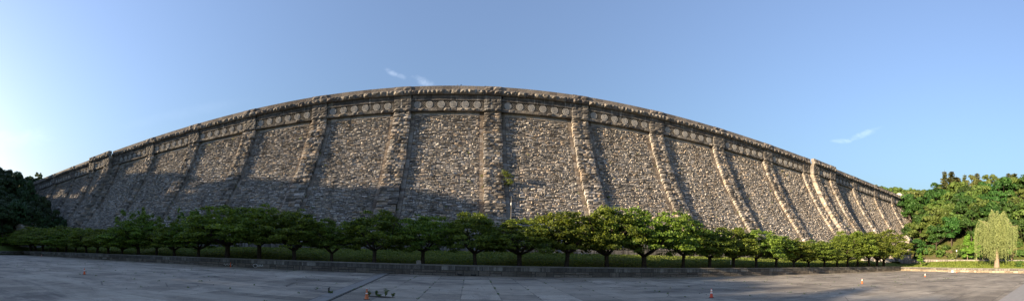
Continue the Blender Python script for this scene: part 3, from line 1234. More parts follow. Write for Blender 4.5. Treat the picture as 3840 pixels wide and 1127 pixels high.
# bearing of the trunk foot, bearing height of the treetop, crown half width (all read off the photograph)
ROW = [(66, 860, 60), (112, 846, 85), (135, 852, 60), (161, 850, 70), (189, 846, 60), (217, 841, 75), (248, 858, 55), (284, 868, 55), (321, 852, 60), (364, 851, 60), (408, 851, 65),
       (459, 850, 65), (520, 806, 85), (582, 838, 70), (655, 843, 80), (739, 812, 90), (852, 765, 130), (970, 755, 105), (1107, 778, 105), (1243, 806, 80), (1405, 779, 105),
       (1586, 788, 105), (1782, 783, 95), (1948, 795, 110), (2124, 782, 110), (2277, 752, 100), (2412, 763, 115), (2562, 812, 80), (2662, 845, 80), (2754, 847, 75), (2836, 849, 80),
       (2914, 873, 60), (2975, 882, 55), (3034, 902, 55), (3090, 902, 50), (3138, 895, 50), (3180, 864, 60), (3219, 863, 60), (3256, 872, 55), (3288, 868, 60), (3317, 862, 80)]
for i, (px, top, hw) in enumerate(ROW):
    d = direction(px, 960)
    k = 56.8 / d.y
    x = d.x * k
    dist = math.hypot(x, 56.8)
    ztop = direction(px, top).z * dist + CAMZ
    h = ztop - 1.42
    half = hw / F * dist
    half = min(half * rng.uniform(1.28, 1.55), 9.2)
    if px < 440 or px > 2900:
        half = max(half, 5.6)
    vi = 7 + i % 2 if px in (520, 739, 655) else (i * 5 + 3) % 7
    light = 'shaded' if px < 1500 else ('half sunlit' if px < 2200 else 'sunlit')
    shape = 'tall' if h > 8.6 else ('small' if h < 6.4 else 'spreading')
    if px in (520, 739, 655):
        shape = 'wispy topped'
    place(row_protos[vi], (x, 56.8 + rng.uniform(-.4, .4), 1.42), rng.uniform(0, 6.28), (half / 4.4, half / 4.4, h / 8.0 * rng.uniform(.97, 1.08)),
          f'{shape} {light} tree in the row below the dam, {ordinal(i + 1)} from its dark end', 'tree', 'row of trees on the lawn below the dam')

dark_p = [proto('broadleaf_tree', make_broadleaf(200 + i, M['dark_leaf'])) for i in range(5)]
light_p = [proto('broadleaf_tree', make_broadleaf(220 + i, M['light_leaf'], open_=i == 2)) for i in range(3)]
olive_p = [proto('broadleaf_tree', make_broadleaf(230 + i, M['olive_leaf'], open_=True, n=3000)) for i in range(2)]
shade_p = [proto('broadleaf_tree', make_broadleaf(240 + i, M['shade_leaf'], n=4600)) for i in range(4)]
conif_p = [proto('conifer_tree', make_conifer(250 + i)) for i in range(3)]


def hill_rows(side):
    """tree rows up a hill: (row, order, x, y)"""
    out = []
    toe = TOE_R if side > 0 else TOE_L
    rows = [5, 12, 20, 29, 39, 50, 62, 76, 92] + ([] if side > 0 else [104])  # extra left row added to close a gap letting sun through
    for j, d in enumerate(rows):
        y = 104 - (d < 20) * 26
        k = 0
        while y > (-34 if side > 0 else -46):
            x = toe_x(toe, y) + side * (d * 1.06 + rng.uniform(-2.5, 2.5))
            yy = y + rng.uniform(-2, 2)
            if yy > 76 and abs(x) < (232 if side > 0 else 246) and yy < 118:
                y -= 6
                continue
            out.append((j, k, x, yy))
            k += 1
            y -= rng.uniform(7.6, 9.8) * (1 + .02 * j)
    return out


for j, k, x, y in hill_rows(1):
    z = hill_z(x, y, 1)
    q = rng.random()
    pal, col = (dark_p, 'dark green') if q < (.74 if j < 5 else .46) else ((light_p, 'light green') if q < .92 else (olive_p, 'olive'))
    sc = rng.uniform(.95, 1.25)
    if j == 0:
        if 2 < y < 56:
            continue
        sc *= .62
    if j == 1:
        sc *= .85
    if j >= 5:
        sc *= 1.22
    place(rng.choice(pal), (x, y, z - .5), rng.uniform(0, 6.28), (sc, sc, sc * rng.uniform(.9, 1.05)),
          f'{col} broadleaf tree on the sunlit hill, {ordinal(j + 1)} row up, {ordinal(k + 1)} from the dam', 'tree', 'trees covering the sunlit hill')
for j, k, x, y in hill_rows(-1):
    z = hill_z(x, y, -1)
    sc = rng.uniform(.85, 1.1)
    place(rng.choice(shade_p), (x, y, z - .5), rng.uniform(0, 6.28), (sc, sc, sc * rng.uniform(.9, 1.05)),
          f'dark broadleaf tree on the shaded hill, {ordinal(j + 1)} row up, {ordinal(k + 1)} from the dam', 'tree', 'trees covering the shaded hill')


def at_bearing(px, dist):
    d = direction(px, 950)
    k = dist / math.hypot(d.x, d.y)
    return d.x * k, d.y * k


def top_z(px, py, dist):
    d = direction(px, py)
    return CAMZ + d.z / math.hypot(d.x, d.y) * dist


# conifers and odd crowns breaking the skyline of the sunlit hill
SKY = [(3540, 627, 'c', 'dark'), (3566, 632, 'c', 'broad'), (3585, 650, 'c', 'squat'), (3616, 640, 'c', 'narrow'), (3663, 640, 'c', 'brownish'), (3706, 642, 'o', ''), (3640, 648, 'o', ''), (3781, 640, 'c', 'dark pointed'), (3803, 637, 'c', 'ragged'), (3758, 655, 'o', '')]
for i, (px, py, kind, adj) in enumerate(SKY):
    dist = 272 + rng.uniform(-6, 6)
    x, y = at_bearing(px, dist)
    zb = hill_z(x, y, 1)
    h = top_z(px, py + (9 if kind == 'c' else 0), dist) - zb
    if kind == 'c':
        place(conif_p[i % 3], (x, y, zb), rng.uniform(0, 6), (h / 17 * (1.3 + .5 * (i % 3)), h / 17 * (1.3 + .5 * (i % 3)), h / 17), f'{adj} conifer on the skyline of the sunlit hill, {ordinal(i + 1)} from the dam', 'tree', 'conifers on the hill skyline')
    else:
        s = h / 17
        place(olive_p[i % 2], (x, y, zb), rng.uniform(0, 6), (s * .8, s * .8, s), f'thin olive crown on the skyline of the sunlit hill, {ordinal(i + 1)} from the dam', 'tree', 'olive crowns on the hill skyline')
# trees beyond the dam end, seen over its parapet
for i, (px, py) in enumerate([(3285, 690), (3306, 694), (3330, 700), (3350, 696), (3372, 697), (3392, 704), (3412, 702)]):
    dist = 330 + rng.uniform(-15, 15)
    x, y = at_bearing(px, dist)
    h = 15.0
    zt = top_z(px, py, dist)
    zb = max(hill_z(x, y, 1), zt - 20)
    s = max(.5, (zt - zb) / 17)
    place(light_p[i % 3], (x, y, zb), rng.uniform(0, 6), (s, s, s), f'light green tree beyond the parapet, {ordinal(i + 1)} along from the dam toward the hill', 'tree', 'trees beyond the sunlit dam end')
for i, (px, py, pr, lab) in enumerate([(142, 636, light_p[2], 'thin light green tree behind the gatehouse at the dark dam end'), (112, 655, light_p[0], 'low light green tree left of the gatehouse at the dark dam end')]):
    dist = 300
    x, y = at_bearing(px, dist)
    zt = top_z(px, py, dist)
    zb = zt - 15
    place(pr, (x, y, zb), 1.3 * i, (.62, .62, .88), lab, 'tree')
# the tall dark trees standing nearest on the shaded side
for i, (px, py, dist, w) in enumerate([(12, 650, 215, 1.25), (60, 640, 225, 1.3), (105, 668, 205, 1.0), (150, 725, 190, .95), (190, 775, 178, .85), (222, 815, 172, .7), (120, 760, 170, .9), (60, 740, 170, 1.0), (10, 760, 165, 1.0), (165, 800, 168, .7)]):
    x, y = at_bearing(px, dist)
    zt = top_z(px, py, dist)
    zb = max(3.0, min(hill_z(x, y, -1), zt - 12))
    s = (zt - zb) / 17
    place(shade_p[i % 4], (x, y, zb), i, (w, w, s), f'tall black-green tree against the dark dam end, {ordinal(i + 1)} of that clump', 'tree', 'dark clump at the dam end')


# willow
def make_willow():
    r = random.Random(5)
    tr = MB()
    H = 17.5
    tr.tube([(0, 0, -.3), (0, 0, .3), (.12, 0, 2.5), (-.05, .1, 5.5), (.3, 0, 9)], [.95, .66, .52, .46, .32], 9)
    Ps, Ts, Bs, to = [], [], [], []
    tips = []
    for i in range(24):
        a = i * 2.4 + r.uniform(-.3, .3)
        ln = .6 + 4.6 * (i % 12) / 11
        top = H - .4 - 4.5 * (ln / 5.2) ** 2 - r.uniform(0, 2.6)
        z0 = r.uniform(4.5, 9)
        pts = []
        for k in range(6):
            f = k / 5
            pts.append((.2 + ln * f ** 1.2 * math.cos(a), ln * f ** 1.2 * math.sin(a), z0 + (top - z0) * (1 - (1 - f) ** 1.7)))
        tr.tube(pts, [.2 * (1 - k / 5) + .03 for k in range(6)], 6)
        tips.append(pts)
    for s in range(1750):
        pts = tips[r.randrange(24)]
        f = r.uniform(1.5, 5)
        i0 = min(4, int(f))
        p = [pts[i0][q] + (pts[i0 + 1][q] - pts[i0][q]) * (f - i0) for q in range(3)]
        a = r.uniform(0, 6.28)
        out = r.uniform(.15, 1.5)
        low = r.uniform(.7, 1.8) if r.random() < .36 else r.uniform(2.2, 9)
        Ls = min(p[2] - low, r.uniform(2.2, 9.5))
        if Ls < .8:
            continue
        n = int(Ls * 6.5)
        t = (np.arange(n) + .5) / n
        px = p[0] + out * math.cos(a) * (1 - np.exp(-3.5 * t)) + nrng.normal(0, .07, n)
        py = p[1] + out * math.sin(a) * (1 - np.exp(-3.5 * t)) + nrng.normal(0, .07, n)
        pz = p[2] + .5 * np.sin(np.minimum(t * 8, math.pi)) * .6 - Ls * t
        Ps.append(np.stack([px, py, pz], 1))
        dn = unit(np.stack([nrng.normal(0, .22, n), nrng.normal(0, .22, n), -np.ones(n)], 1))
        Ts.append(dn * .16)
        Bs.append(unit(np.cross(dn, nrng.normal(size=(n, 3)))) * .055)
        to.append(np.clip(r.uniform(.2, .9) + nrng.normal(0, .12, n), 0, 1))
    return tr.mesh('trunk', M['pale_bark'], True), quads_mesh('crown', np.concatenate(Ps), np.concatenate(Ts), np.concatenate(Bs), np.concatenate(to), M['willow_leaf'])


x, y = at_bearing(3738, 118)
place(proto('willow_tree', make_willow()), (x, y, 1.6), 0, (1.38, 1.38, 1.13), 'tall pale yellow-green weeping willow with hanging strands on the lawn', 'tree')


def make_cone_tree(seed):
    r = random.Random(seed)
    tr = MB()
    tr.tube([(0, 0, -.5), (0, 0, 3), (0, 0, 11)], [.2, .16, .04], 7)
    cen, rad, ton = [], [], []
    for i in range(46):
        z = r.uniform(1.9, 12.2)
        rm = 3.1 * (1 - ((z - 1.5) / 11.3) ** 1.25) + .25
        a = r.uniform(0, 6.28)
        q = rm * r.uniform(.2, .8)
        w = .45 + .28 * rm
        cen.append((q * math.cos(a), q * math.sin(a), z))
        rad.append((w, w, w * .6))
        ton.append(r.uniform(.2, .9))
    P, T, B, t = leaf_cloud(cen, rad, ton, 3600, .24, .3, .5)
    return tr.mesh('trunk', M['pale_bark'], True), quads_mesh('crown', P, T, B, t, M['bright_leaf'])


ct = proto('young_tree', make_cone_tree(3))
x, y = at_bearing(3663, 152)
place(ct, (x, y, 3.3), 0, (1, 1, (top_z(3663, 858, 152) - 3.3) / 12.6), 'bright green pointed young tree beside the willow', 'tree')
x, y = at_bearing(3628, 154)
place(ct, (x, y, 3.4), 2, (1.05, 1.05, (top_z(3628, 872, 154) - 3.4) / 12.6), 'bright green young tree with a blunt top behind the path wall', 'tree')
x, y = at_bearing(3452, 133)
place(ct, (x, y, 2.3), 1, (.45, .45, .34), 'thin sapling on the sunlit lawn near the stone pavilion', 'tree')


# bushes on the sunlit bank
def bush_mesh(seed, leaf, n=900, size=.2):
    r = random.Random(seed)
    cen, rad, ton = [], [], []
    for i in range(14):
        a, q = r.uniform(0, 6.28), r.uniform(0, 1.2)
        w = r.uniform(.4, .8)
        cen.append((q * math.cos(a), q * math.sin(a), r.uniform(.3, 1.7)))
        rad.append((w, w, w * .75))
        ton.append(r.random())
    P, T, B, t = leaf_cloud(cen, rad, ton, n, size, .3, .6)
    return quads_mesh('bush', P, T, B, t, leaf)


bushes = [bush_mesh(1, M['bush_leaf']), bush_mesh(2, M['dark_leaf']), bush_mesh(3, M['olive_leaf'], 600), bush_mesh(4, M['light_leaf'])]
NB = 0
for i in range(46):
    px = 3432 + (3835 - 3432) * (i + rng.uniform(-.3, .3)) / 46
    dist = 160 + rng.uniform(0, 14) + (6 if i < 8 else 0)
    x, y = at_bearing(px, dist)
    d = hill_d(x, y, 1)
    if d < 1.5:
        continue
    s = rng.uniform(1.0, 2.2)
    NB += 1
    o = link('bush', bushes[rng.choice((0, 0, 1, 2, 3))], None, (x, y, hill_z(x, y, 1) - .2))
    o.rotation_euler = (0, 0, rng.uniform(0, 6))
    o.scale = (s, s, s * rng.uniform(.7, 1.1))
    tag(o, f'leafy bush on the sunlit bank above the path, {ordinal(NB)} from the stone pavilion', 'bush', 'bushes on the sunlit bank')
x, y = at_bearing(3824, 118)
o = link('bush', bushes[0], None, (x, y, 1.5))
o.scale = (1.0, 1.0, 1.1)
tag(o, 'low dark bush on the lawn edge past the willow', 'bush')

# shrub and weeds rooted in the dam face
P0 = slope_frame(0)
sp = Vector(P0(8.6, s_of_z(20.2), .2))
b = MB()
b.tube([(0, .3, -.2), (.1, -.4, .6), (.2, -.7, 1.8)], [.07, .06, .02], 5)
cen = [(rng.uniform(-1.0, 1.5), rng.uniform(-1.2, -.2), rng.uniform(-.6, 3.2)) for _ in range(24)]
Pq, Tq, Bq, tq = leaf_cloud(cen, [(.5, .5, .42)] * 24, [.35] * 24, 900, .11, .3, .8, (.3, 1.2))
sh = empty('shrub', sp, 'yellow-green shrub growing from the dam wall beside the middle pilaster', 'shrub')
link('stem', b.mesh('stem', M['bark']), sh)
link('foliage', quads_mesh('foliage', Pq, Tq, Bq, tq, M['weed_leaf']), sh)
cen, rad = [], []
for i in range(230):
    if rng.random() < .6:
        a = rng.choice(pils)
        u = (a[1] + rng.uniform(.05, .5)) if rng.random() < .6 else a[0] - rng.uniform(.05, .5)
        dyy = a[2]
    else:
        a = rng.choice(panels)
        u, dyy = rng.uniform(a[0] + 1, a[1] - 1), a[2]
    s = rng.uniform(S0, S1 - 1)
    w = rng.uniform(.16, .5)
    cen.append(slope_frame(dyy)(u, s, .3))
    rad.append((w, w * .6, w * .7))
Pq, Tq, Bq, tq = leaf_cloud(cen, rad, [.5] * len(cen), 4200, .1, .3, .7)
o = link('weeds', quads_mesh('weeds', Pq, Tq, Bq, tq, M['weed_leaf']))
tag(o, 'small green weeds sprouting from joints of the dam wall', 'weeds', kind='stuff')

# grass blades and rank herbs on the bank
nb = 26000
gx = nrng.uniform(-136, 124, nb)
gy = 53.8 + 18 * nrng.random(nb) ** .75
gz = np.array([lawn_z(b - 53, False) for b in gy])
hh = np.where(gy > 60.5, nrng.uniform(.05, .24, nb), nrng.uniform(.03, .08, nb))
P = np.stack([gx, gy, gz + hh * .45], 1)
T = np.stack([nrng.normal(0, .12, nb), nrng.normal(0, .1, nb), hh], 1) * .6
a = nrng.uniform(0, 6.28, nb)
B = np.stack([np.cos(a), np.sin(a), nrng.normal(0, .3, nb)], 1) * nrng.uniform(.05, .16, (nb, 1))
nb2 = 16000
ea, eb = Vector((124, 53)), Vector(EDGE[3])
te = (eb - ea).normalized()
ne = Vector((-te.y, te.x)) * (1 if -te.y > 0 else -1)
if ne.x < 0:
    ne = -ne
u2, d2 = nrng.uniform(-6, 62, nb2), .6 + 27 * nrng.random(nb2)
P2 = np.stack([ea.x + te.x * u2 + ne.x * d2, ea.y + te.y * u2 + ne.y * d2, np.array([lawn_z(q, True) for q in d2]) + .1], 1)
h2 = nrng.uniform(.08, .26, nb2)
P = np.concatenate([P, P2])
T = np.concatenate([T, np.stack([nrng.normal(0, .1, nb2), nrng.normal(0, .1, nb2), h2], 1)])
a2 = nrng.uniform(0, 6.28, nb2)
B = np.concatenate([B, np.stack([np.cos(a2), np.sin(a2), nrng.normal(0, .3, nb2)], 1) * nrng.uniform(.08, .22, (nb2, 1))])
nb += nb2
o = link('grass', quads_mesh('grass', P, T, B, nrng.uniform(0, 1, nb), M['weed_leaf']))
tag(o, 'rank grass and herbs on the lawn bank around the plaza', 'grass', kind='stuff')


# ------------------------------------------------------------------ buildings
def pavilion(px, dist, label, w=6.4, h=10.2, zb=3.6, rot=0.0, stone='pale_stone'):
    x, y = at_bearing(px, dist)
    e = empty('pavilion', (x, y, zb), label, 'pavilion', None, rot)
    hw = w / 2

    def add(name, mb, mat, sm=False):
        o = mb.build(name, mat, None, sm)
        o.parent = e
        return o
    m = MB()
    m.box(-hw - .5, hw + .5, -hw - .5, hw + .5, -1.5, .5, .5)
    m.box(-hw - .2, hw + .2, -hw - .2, hw + .2, .5, .9, .7)
    add('plinth', m, M[stone])
    zt = h * .70
    for sx in (-1, 1):
        for sy in (-1, 1):
            m = MB()
            z = .9
            while z < zt - .1:
                q = min(zt, z + .75)
                k = .04 * (int(z * 2) % 2)
                m.box(sx * (hw - .8) - .8 + k, sx * (hw - .8) + .8 - k, sy * (hw - .8) - .8 + k, sy * (hw - .8) + .8 - k, z + .02, q - .02, rng.random())
                z = q
            add('pier', m, M[stone])
    m = MB()
    m.box(-hw + .9, hw - .9, -hw + .9, hw - .9, .9, zt, .3)
    add('wall', m, M['smooth'])
    m = MB()
    m.box(-hw + .05, hw - .05, -hw + .05, hw - .05, zt, zt + .6, .4)
    m.box(-hw - .12, hw + .12, -hw - .12, hw + .12, zt + .6, zt + 1.0, .6)
    m.box(-hw - .45, hw + .45, -hw - .45, hw + .45, zt + 1.0, zt + 1.3, .9)
    add('entablature', m, M[stone])
    m = MB()
    z, q = zt + 1.3, hw + .15
    for i in range(5):
        zz = z + (h - z) * (.30, .30, .32, .4, .6)[i] if i < 4 else h
        q2 = q - w * .105
        m.add([(-q, -q, z), (q, -q, z), (q, q, z), (-q, q, z), (-q2 - .1, -q2 - .1, zz), (q2 + .1, -q2 - .1, zz), (q2 + .1, q2 + .1, zz), (-q2 - .1, q2 + .1, zz)],
              [(0, 1, 5, 4), (1, 2, 6, 5), (2, 3, 7, 6), (3, 0, 4, 7), (4, 5, 6, 7)], .3 + .6 * (i % 2))
        z, q = zz, q2
    add('roof', m, M[stone])
    return e


pavilion(3397, 162, 'pale stone pavilion with corner piers at the foot of the sunlit hill', 4.0, 11.2, 3.8, .12, 'pilaster')
pavilion(3314, 166, 'pale stone pavilion whose roof shows above the last row trees', 6.2, 12.6, 3.8, -.15, 'smooth')
pavilion(84, 168, 'small stone pavilion with stepped roof, lower of two at the dark end', 4.3, 10.8, 3.6, .2, 'smooth')
pavilion(140, 171, 'stone pavilion with stepped roof, larger of two at the dark end', 6.2, 12.3, 3.6, .2, 'smooth')


def gatehouse(px, dist, label, side):
    x, y = at_bearing(px, dist)
    e = empty('gatehouse', (x, y, 46.6), label, 'gatehouse')

    def add(name, mb, mat):
        o = mb.build(name, mat)
        o.parent = e
    m = MB()
    m.box(-2.6, 2.6, -2.6, 2.6, 0, 3.6, .6)
    add('wall', m, M['pale_stone'])
    m = MB()
    m.box(-3.0, 3.0, -3.0, 3.0, 3.6, 4.0, .9)
    m.add([(-2.9, -2.9, 4.0), (2.9, -2.9, 4.0), (2.9, 2.9, 4.0), (-2.9, 2.9, 4.0), (-.5, -.5, 5.8), (.5, -.5, 5.8), (.5, .5, 5.8), (-.5, .5, 5.8)], [(0, 1, 5, 4), (1, 2, 6, 5), (2, 3, 7, 6), (3, 0, 4, 7), (4, 5, 6, 7)], .8)
    add('roof', m, M['pale_stone'])
    m = MB()
    a, b = (2.65, 9.5) if side > 0 else (-9.5, -2.65)
    m.box(a, b, -2.2, 2.2, 0, 1.9, .5)
    m.add([(a, -2.5, 1.9), (b, -2.5, 1.9), (b, 2.5, 1.9), (a, 2.5, 1.9), (a, -.8, 2.9), (b, -.8, 2.9), (b, .8, 2.9), (a, .8, 2.9)], [(0, 1, 5, 4), (1, 2, 6, 5), (2, 3, 7, 6), (3, 0, 4, 7), (4, 5, 6, 7)], .9)
    add('wing', m, M['pale_stone'])


gatehouse(3371, 263, 'small white stone gatehouse on the crest at the sunlit dam end', 1)
gatehouse(118, 277, 'small stone gatehouse on the crest at the dark dam end', -1)


# ------------------------------------------------------------------ street furniture
def traffic_cone(x, y, label, body, collars, h=.72, lean=0.0, plate='rubber', slim=1.0):
    e = empty('traffic_cone', (x, y, 0), label, 'traffic cone', 'cones standing on the plaza', rng.uniform(0, 1.5))
    e.rotation_euler = (lean, 0, e.rotation_euler.z)

    def add(name, mb, mat, sm):
        o = mb.build(name, mat, None, sm)
        o.parent = e
    s = .19 * slim
    m = MB()
    k = s * .98
    pts = []
    for q in range(8):
        a = math.pi / 8 + q * math.pi / 4
        pts.append((k * 1.05 * math.cos(a) / math.cos(math.pi / 8), k * 1.05 * math.sin(a) / math.cos(math.pi / 8)))
    m.add([(p, q, 0) for p, q in pts] + [(p, q, .035) for p, q in pts], [tuple(range(8, 16))] + [(i, (i + 1) % 8, 8 + (i + 1) % 8, 8 + i) for i in range(8)])
    add('base', m, M[plate], False)

    def rad(z):
        return (.135 - .107 * (z - .03) / (h - .03)) * slim
    m = MB()
    m.lathe([(rad(.03) + .02, .035), (rad(.05), .06), (rad(h * .5), h * .5), (rad(h - .02), h - .02), (rad(h) - .008, h), (.012, h - .01)], 20)
    add('body', m, M[body], True)
    for z0, z1 in collars:
        m = MB()
        m.lathe([(rad(z0) - .005, z0), (rad(z0) + .006, z0 + .004), (rad(z1) + .006, z1 - .004), (rad(z1) - .005, z1)], 20)
        add('collar', m, M['collar'], True)


traffic_cone(-110.6, 49, 'small orange and white cone by the low wall at the dark far end', 'orange', [(.34, .52)])
traffic_cone(-35.9, 21.2, 'orange cone with a white collar on the dark open slabs', 'orange', [(.40, .50)])
traffic_cone(-39.0, 52.1, 'plain slim orange cone standing against the low wall', 'orange', [], .88, 0, 'orange', .75)
traffic_cone(-6.42, 22.93, 'worn orange cone with narrow white band beside the weed patch', 'worn_orange', [(.36, .42), (.69, .715)])
traffic_cone(17.97, 23.28, 'red-orange cone with two broad white collars on the slabs', 'red_orange', [(.34, .44), (.50, .66)])
traffic_cone(44.57, 24.79, 'orange cone with a white top standing on the sunlit slabs', 'orange', [(.44, .62)])
traffic_cone(73.3, 25.76, 'small orange and white cone alone far out on sunlit slabs', 'orange', [(.30, .68)])
traffic_cone(106.45, 27.54, 'small orange cone in front of the steel barrier', 'orange', [(.5, .58)])

# stub post by the drain strip
e = empty('bollard', (-9.81, 24.86, 0), 'short dark metal stub post beside the drain strip', 'bollard')
m = MB()
m.lathe([(.085, 0), (.085, .02), (.06, .025), (.058, .33), (.066, .34), (.066, .40), (.03, .42)], 14)
o = m.build('post', M['black_iron'])
o.parent = e

# planted crack: soil, weeds
m = MB()
ring = [(-5.88 + .98 * math.cos(q * .45) * (1 + .15 * math.sin(q * 2.3)), 24.55 + .40 * math.sin(q * .45) * (1 + .2 * math.cos(q * 1.7))) for q in range(14)]
m.add([(p, q, .01) for p, q in ring] + [(-5.88, 24.55, .07)], [(i, (i + 1) % 14, 14) for i in range(14)])
tag(m.build('soil_patch', M['soil']), 'patch of dark soil in a hole in the plaza slabs', 'soil patch', kind='structure')


def weed(x, y, h, w, label):
    e = empty('weed', (x, y, .04), label, 'weed', 'weeds in the soil patch')
    m = MB()
    cen = []
    for i in range(6):
        a, q = rng.uniform(0, 6.28), rng.uniform(.1, w)
        tip = (q * math.cos(a), q * math.sin(a), h * rng.uniform(.6, 1))
        m.tube([(0, 0, 0), (tip[0] * .4, tip[1] * .4, tip[2] * .5), tip], [.012, .009, .004], 4)
        cen += [(tip[0] * f, tip[1] * f, tip[2] * f) for f in (.45, .7, .9)]
    o = m.build('stem', M['weed_leaf'])
    o.parent = e
    P, T, B, t = leaf_cloud(cen, [(.07, .07, .07)] * len(cen), [.2] * len(cen), 110, .035, .4, .7)
    o = link('foliage', quads_mesh('foliage', P, T, B, t, M['row_leaf']), e)


weed(-5.55, 24.6, .55, .17, 'tallest leafy weed growing in the soil patch')
weed(-6.22, 24.75, .36, .08, 'thin upright weed in the middle of the soil patch')
weed(-6.62, 24.3, .36, .1, 'leafy weed right beside the worn cone')
weed(-5.05, 24.5, .3, .14, 'low bushy weed at the soil patch end away from the cone')
weed(-6.0, 24.5, .12, .3, 'sprawling low weed spread over the soil patch')
weed(-9.55, 24.6, .16, .25, 'low tuft of weed at the foot of the stub post')

# grit, leaf scraps and weeds caught in the slab seams
m = MB()
for i in range(900):
    x, y = rng.uniform(-70, 95), 16 + 36 * rng.random() ** .8
    if rng.random() < .5:
        k = round((x + .5) / (y + 175) * 71.4)
        x = k * (y + 175) / 71.4 - .5 + rng.uniform(-.05, .05)
    w, h = rng.uniform(.03, .11), rng.uniform(.015, .06)
    a = rng.uniform(0, 3)
    ca, sa = math.cos(a) * w, math.sin(a) * w * .8
    m.add([(x - ca, y - sa, .003), (x + sa, y - ca, .003), (x + ca, y + sa, .003), (x - sa, y + ca, .003), (x + rng.uniform(-.02, .02), y, h)], [(0, 1, 4), (1, 2, 4), (2, 3, 4), (3, 0, 4)], rng.random(), rng.choice((0, 0, 1)))
tag(m.build('debris', [M['soil'], M['path']]), 'grit and leaf scraps scattered over the plaza slabs', 'debris', kind='stuff')
cen = []
for i in range(260):
    y = 18 + 34 * rng.random()
    k = rng.randint(-26, 30)
    cen.append((k * (y + 175) / 71.4 - .5, y, .03))
Pq, Tq, Bq, tq = leaf_cloud(cen, [(.09, .14, .07)] * len(cen), [.4] * len(cen), 2600, .04, .5, .7)
o = link('weeds', quads_mesh('seam_weeds', Pq, Tq, Bq, tq, M['bush_leaf']))
tag(o, 'tiny weeds growing in the seams of the plaza slabs', 'weeds', kind='stuff')

# lamps
e = empty('lamp_post', (8.1 * .985, 71.0, 3.6), 'tall thin lamp post with white globe before the middle pilaster', 'lamp post')
m = MB()
m.lathe([(.13, 0), (.13, .3), (.06, .35), (.045, 9.2), (.03, 10.9), (.01, 11)], 12)
m.build('pole', M['dull_steel'], None, True).parent = e
m = MB()
m.lathe([(.03, 9.05), (.10, 9.1), (.15, 9.3), (.16, 9.45), (.12, 9.62), (.06, 9.7)], 16)
m.build('lamp_globe', M['globe'], None, True).parent = e
x, y = at_bearing(3587, 153)
e = empty('lamp_post', (x, y, 3.4), 'black lamp post with white globe at the foot of the sunlit bank', 'lamp post')
m = MB()
m.lathe([(.18, 0), (.18, .5), (.09, .6), (.07, 4.0), (.1, 4.1)], 12)
m.build('pole', M['black_iron'], None, True).parent = e
m = MB()
m.lathe([(.08, 4.1), (.2, 4.2), (.3, 4.45), (.27, 4.7), (.12, 4.9), (.02, 4.95)], 16)
m.build('lamp_globe', M['globe'], None, True).parent = e

# steel barrier with its board
x, y = at_bearing(3575, 113.2)
e = empty('barrier', (x - .9, y, 0), 'pale steel barrier with a white board before the sunlit low wall', 'barrier', None, math.radians(-82))
m = MB()
m.tube([(-1.25, 0, .12), (-1.25, 0, 1.08), (1.25, 0, 1.08), (1.25, 0, .12), (-1.25, 0, .12)], [.025] * 5, 6)
for q in range(1, 10):
    m.tube([(-1.25 + .25 * q, 0, .12), (-1.25 + .25 * q, 0, 1.08)], [.009, .009], 4)
m.build('frame', M['steel']).parent = e
for sx in (-.95, .95):
    m = MB()
    m.tube([(sx, -.3, .03), (sx, 0, .12), (sx, .3, .03)], [.022] * 3, 6)
    m.build('foot', M['steel']).parent = e
m = MB()
m.box(-.3, .3, -.05, -.03, .18, .62)
m.build('board', M['white_paint']).parent = e

# marker post and stone block by the row trees
d = direction(2741, 960)
k = 62.5 / d.y
e = tag(None or empty('marker_post', (d.x * k, 62.5, 2.2)), 'short white marker post behind a sunlit row tree', 'post')
m = MB()
m.lathe([(.09, -.2), (.09, .75), (.06, .82), (.01, .84)], 10)
m.build('post', M['white_paint'], None, True).parent = e
d = direction(1570, 980)
k = 55.2 / d.y
m = MB()
m.add([(-.35, -.3, -.1), (.35, -.3, -.1), (.35, .3, -.1), (-.35, .3, -.1), (-.31, -.26, .52), (.31, -.26, .52), (.31, .26, .52), (-.31, .26, .52), (-.24, -.19, .6), (.24, -.19, .6), (.24, .19, .6), (-.24, .19, .6)],
      [(0, 1, 5, 4), (1, 2, 6, 5), (2, 3, 7, 6), (3, 0, 4, 7), (4, 5, 9, 8), (5, 6, 10, 9), (6, 7, 11, 10), (7, 4, 8, 11), (8, 9, 10, 11)])
o = m.build('stone_block', M['smooth'])
o.location = (d.x * k, 55.2, 1.42)
tag(o, 'small grey stone block at the foot of a shaded row tree', 'stone block')


# birds on the parapet
def bird(px, label, rz):
    d = direction(px, 318)
    k = 98.9 / d.y
    e = empty('bird', (d.x * k, 99.2, 48.2), label, 'bird', None, rz)
    bm = bmesh.new()
    vs = [bm.verts.new(p) for p in ((-.26, 0, .1), (-.1, 0, .15), (.06, 0, .2), (.14, 0, .30), (.17, 0, .36), (.23, 0, .35))]
    for a, b in zip(vs[:-1], vs[1:]):
        bm.edges.new((a, b))
    for sy in (-1, 1):
        l1, l2 = bm.verts.new((0, sy * .04, .08)), bm.verts.new((.02, sy * .04, .0))
        bm.edges.new((vs[2], l1))
        bm.edges.new((l1, l2))
    me = bpy.data.meshes.new('body')
    bm.to_mesh(me)
    bm.free()
    me.materials.append(M['feather'])
    o = link('body', me, e)
    sk = o.modifiers.new('skin', 'SKIN')
    rad = [.03, .085, .095, .055, .055, .012, .02, .012, .02, .012]
    for v, r_ in zip(me.skin_vertices[0].data, rad):
        v.radius = (r_, r_)
    me.skin_vertices[0].data[2].use_root = True
    o.modifiers.new('sub', 'SUBSURF').render_levels = 1


bird(1716, 'dark upright bird perched on the dam parapet above the middle panel', 1.9)
bird(1729, 'dark hunched bird perched on the parapet beside an upright bird', .3)


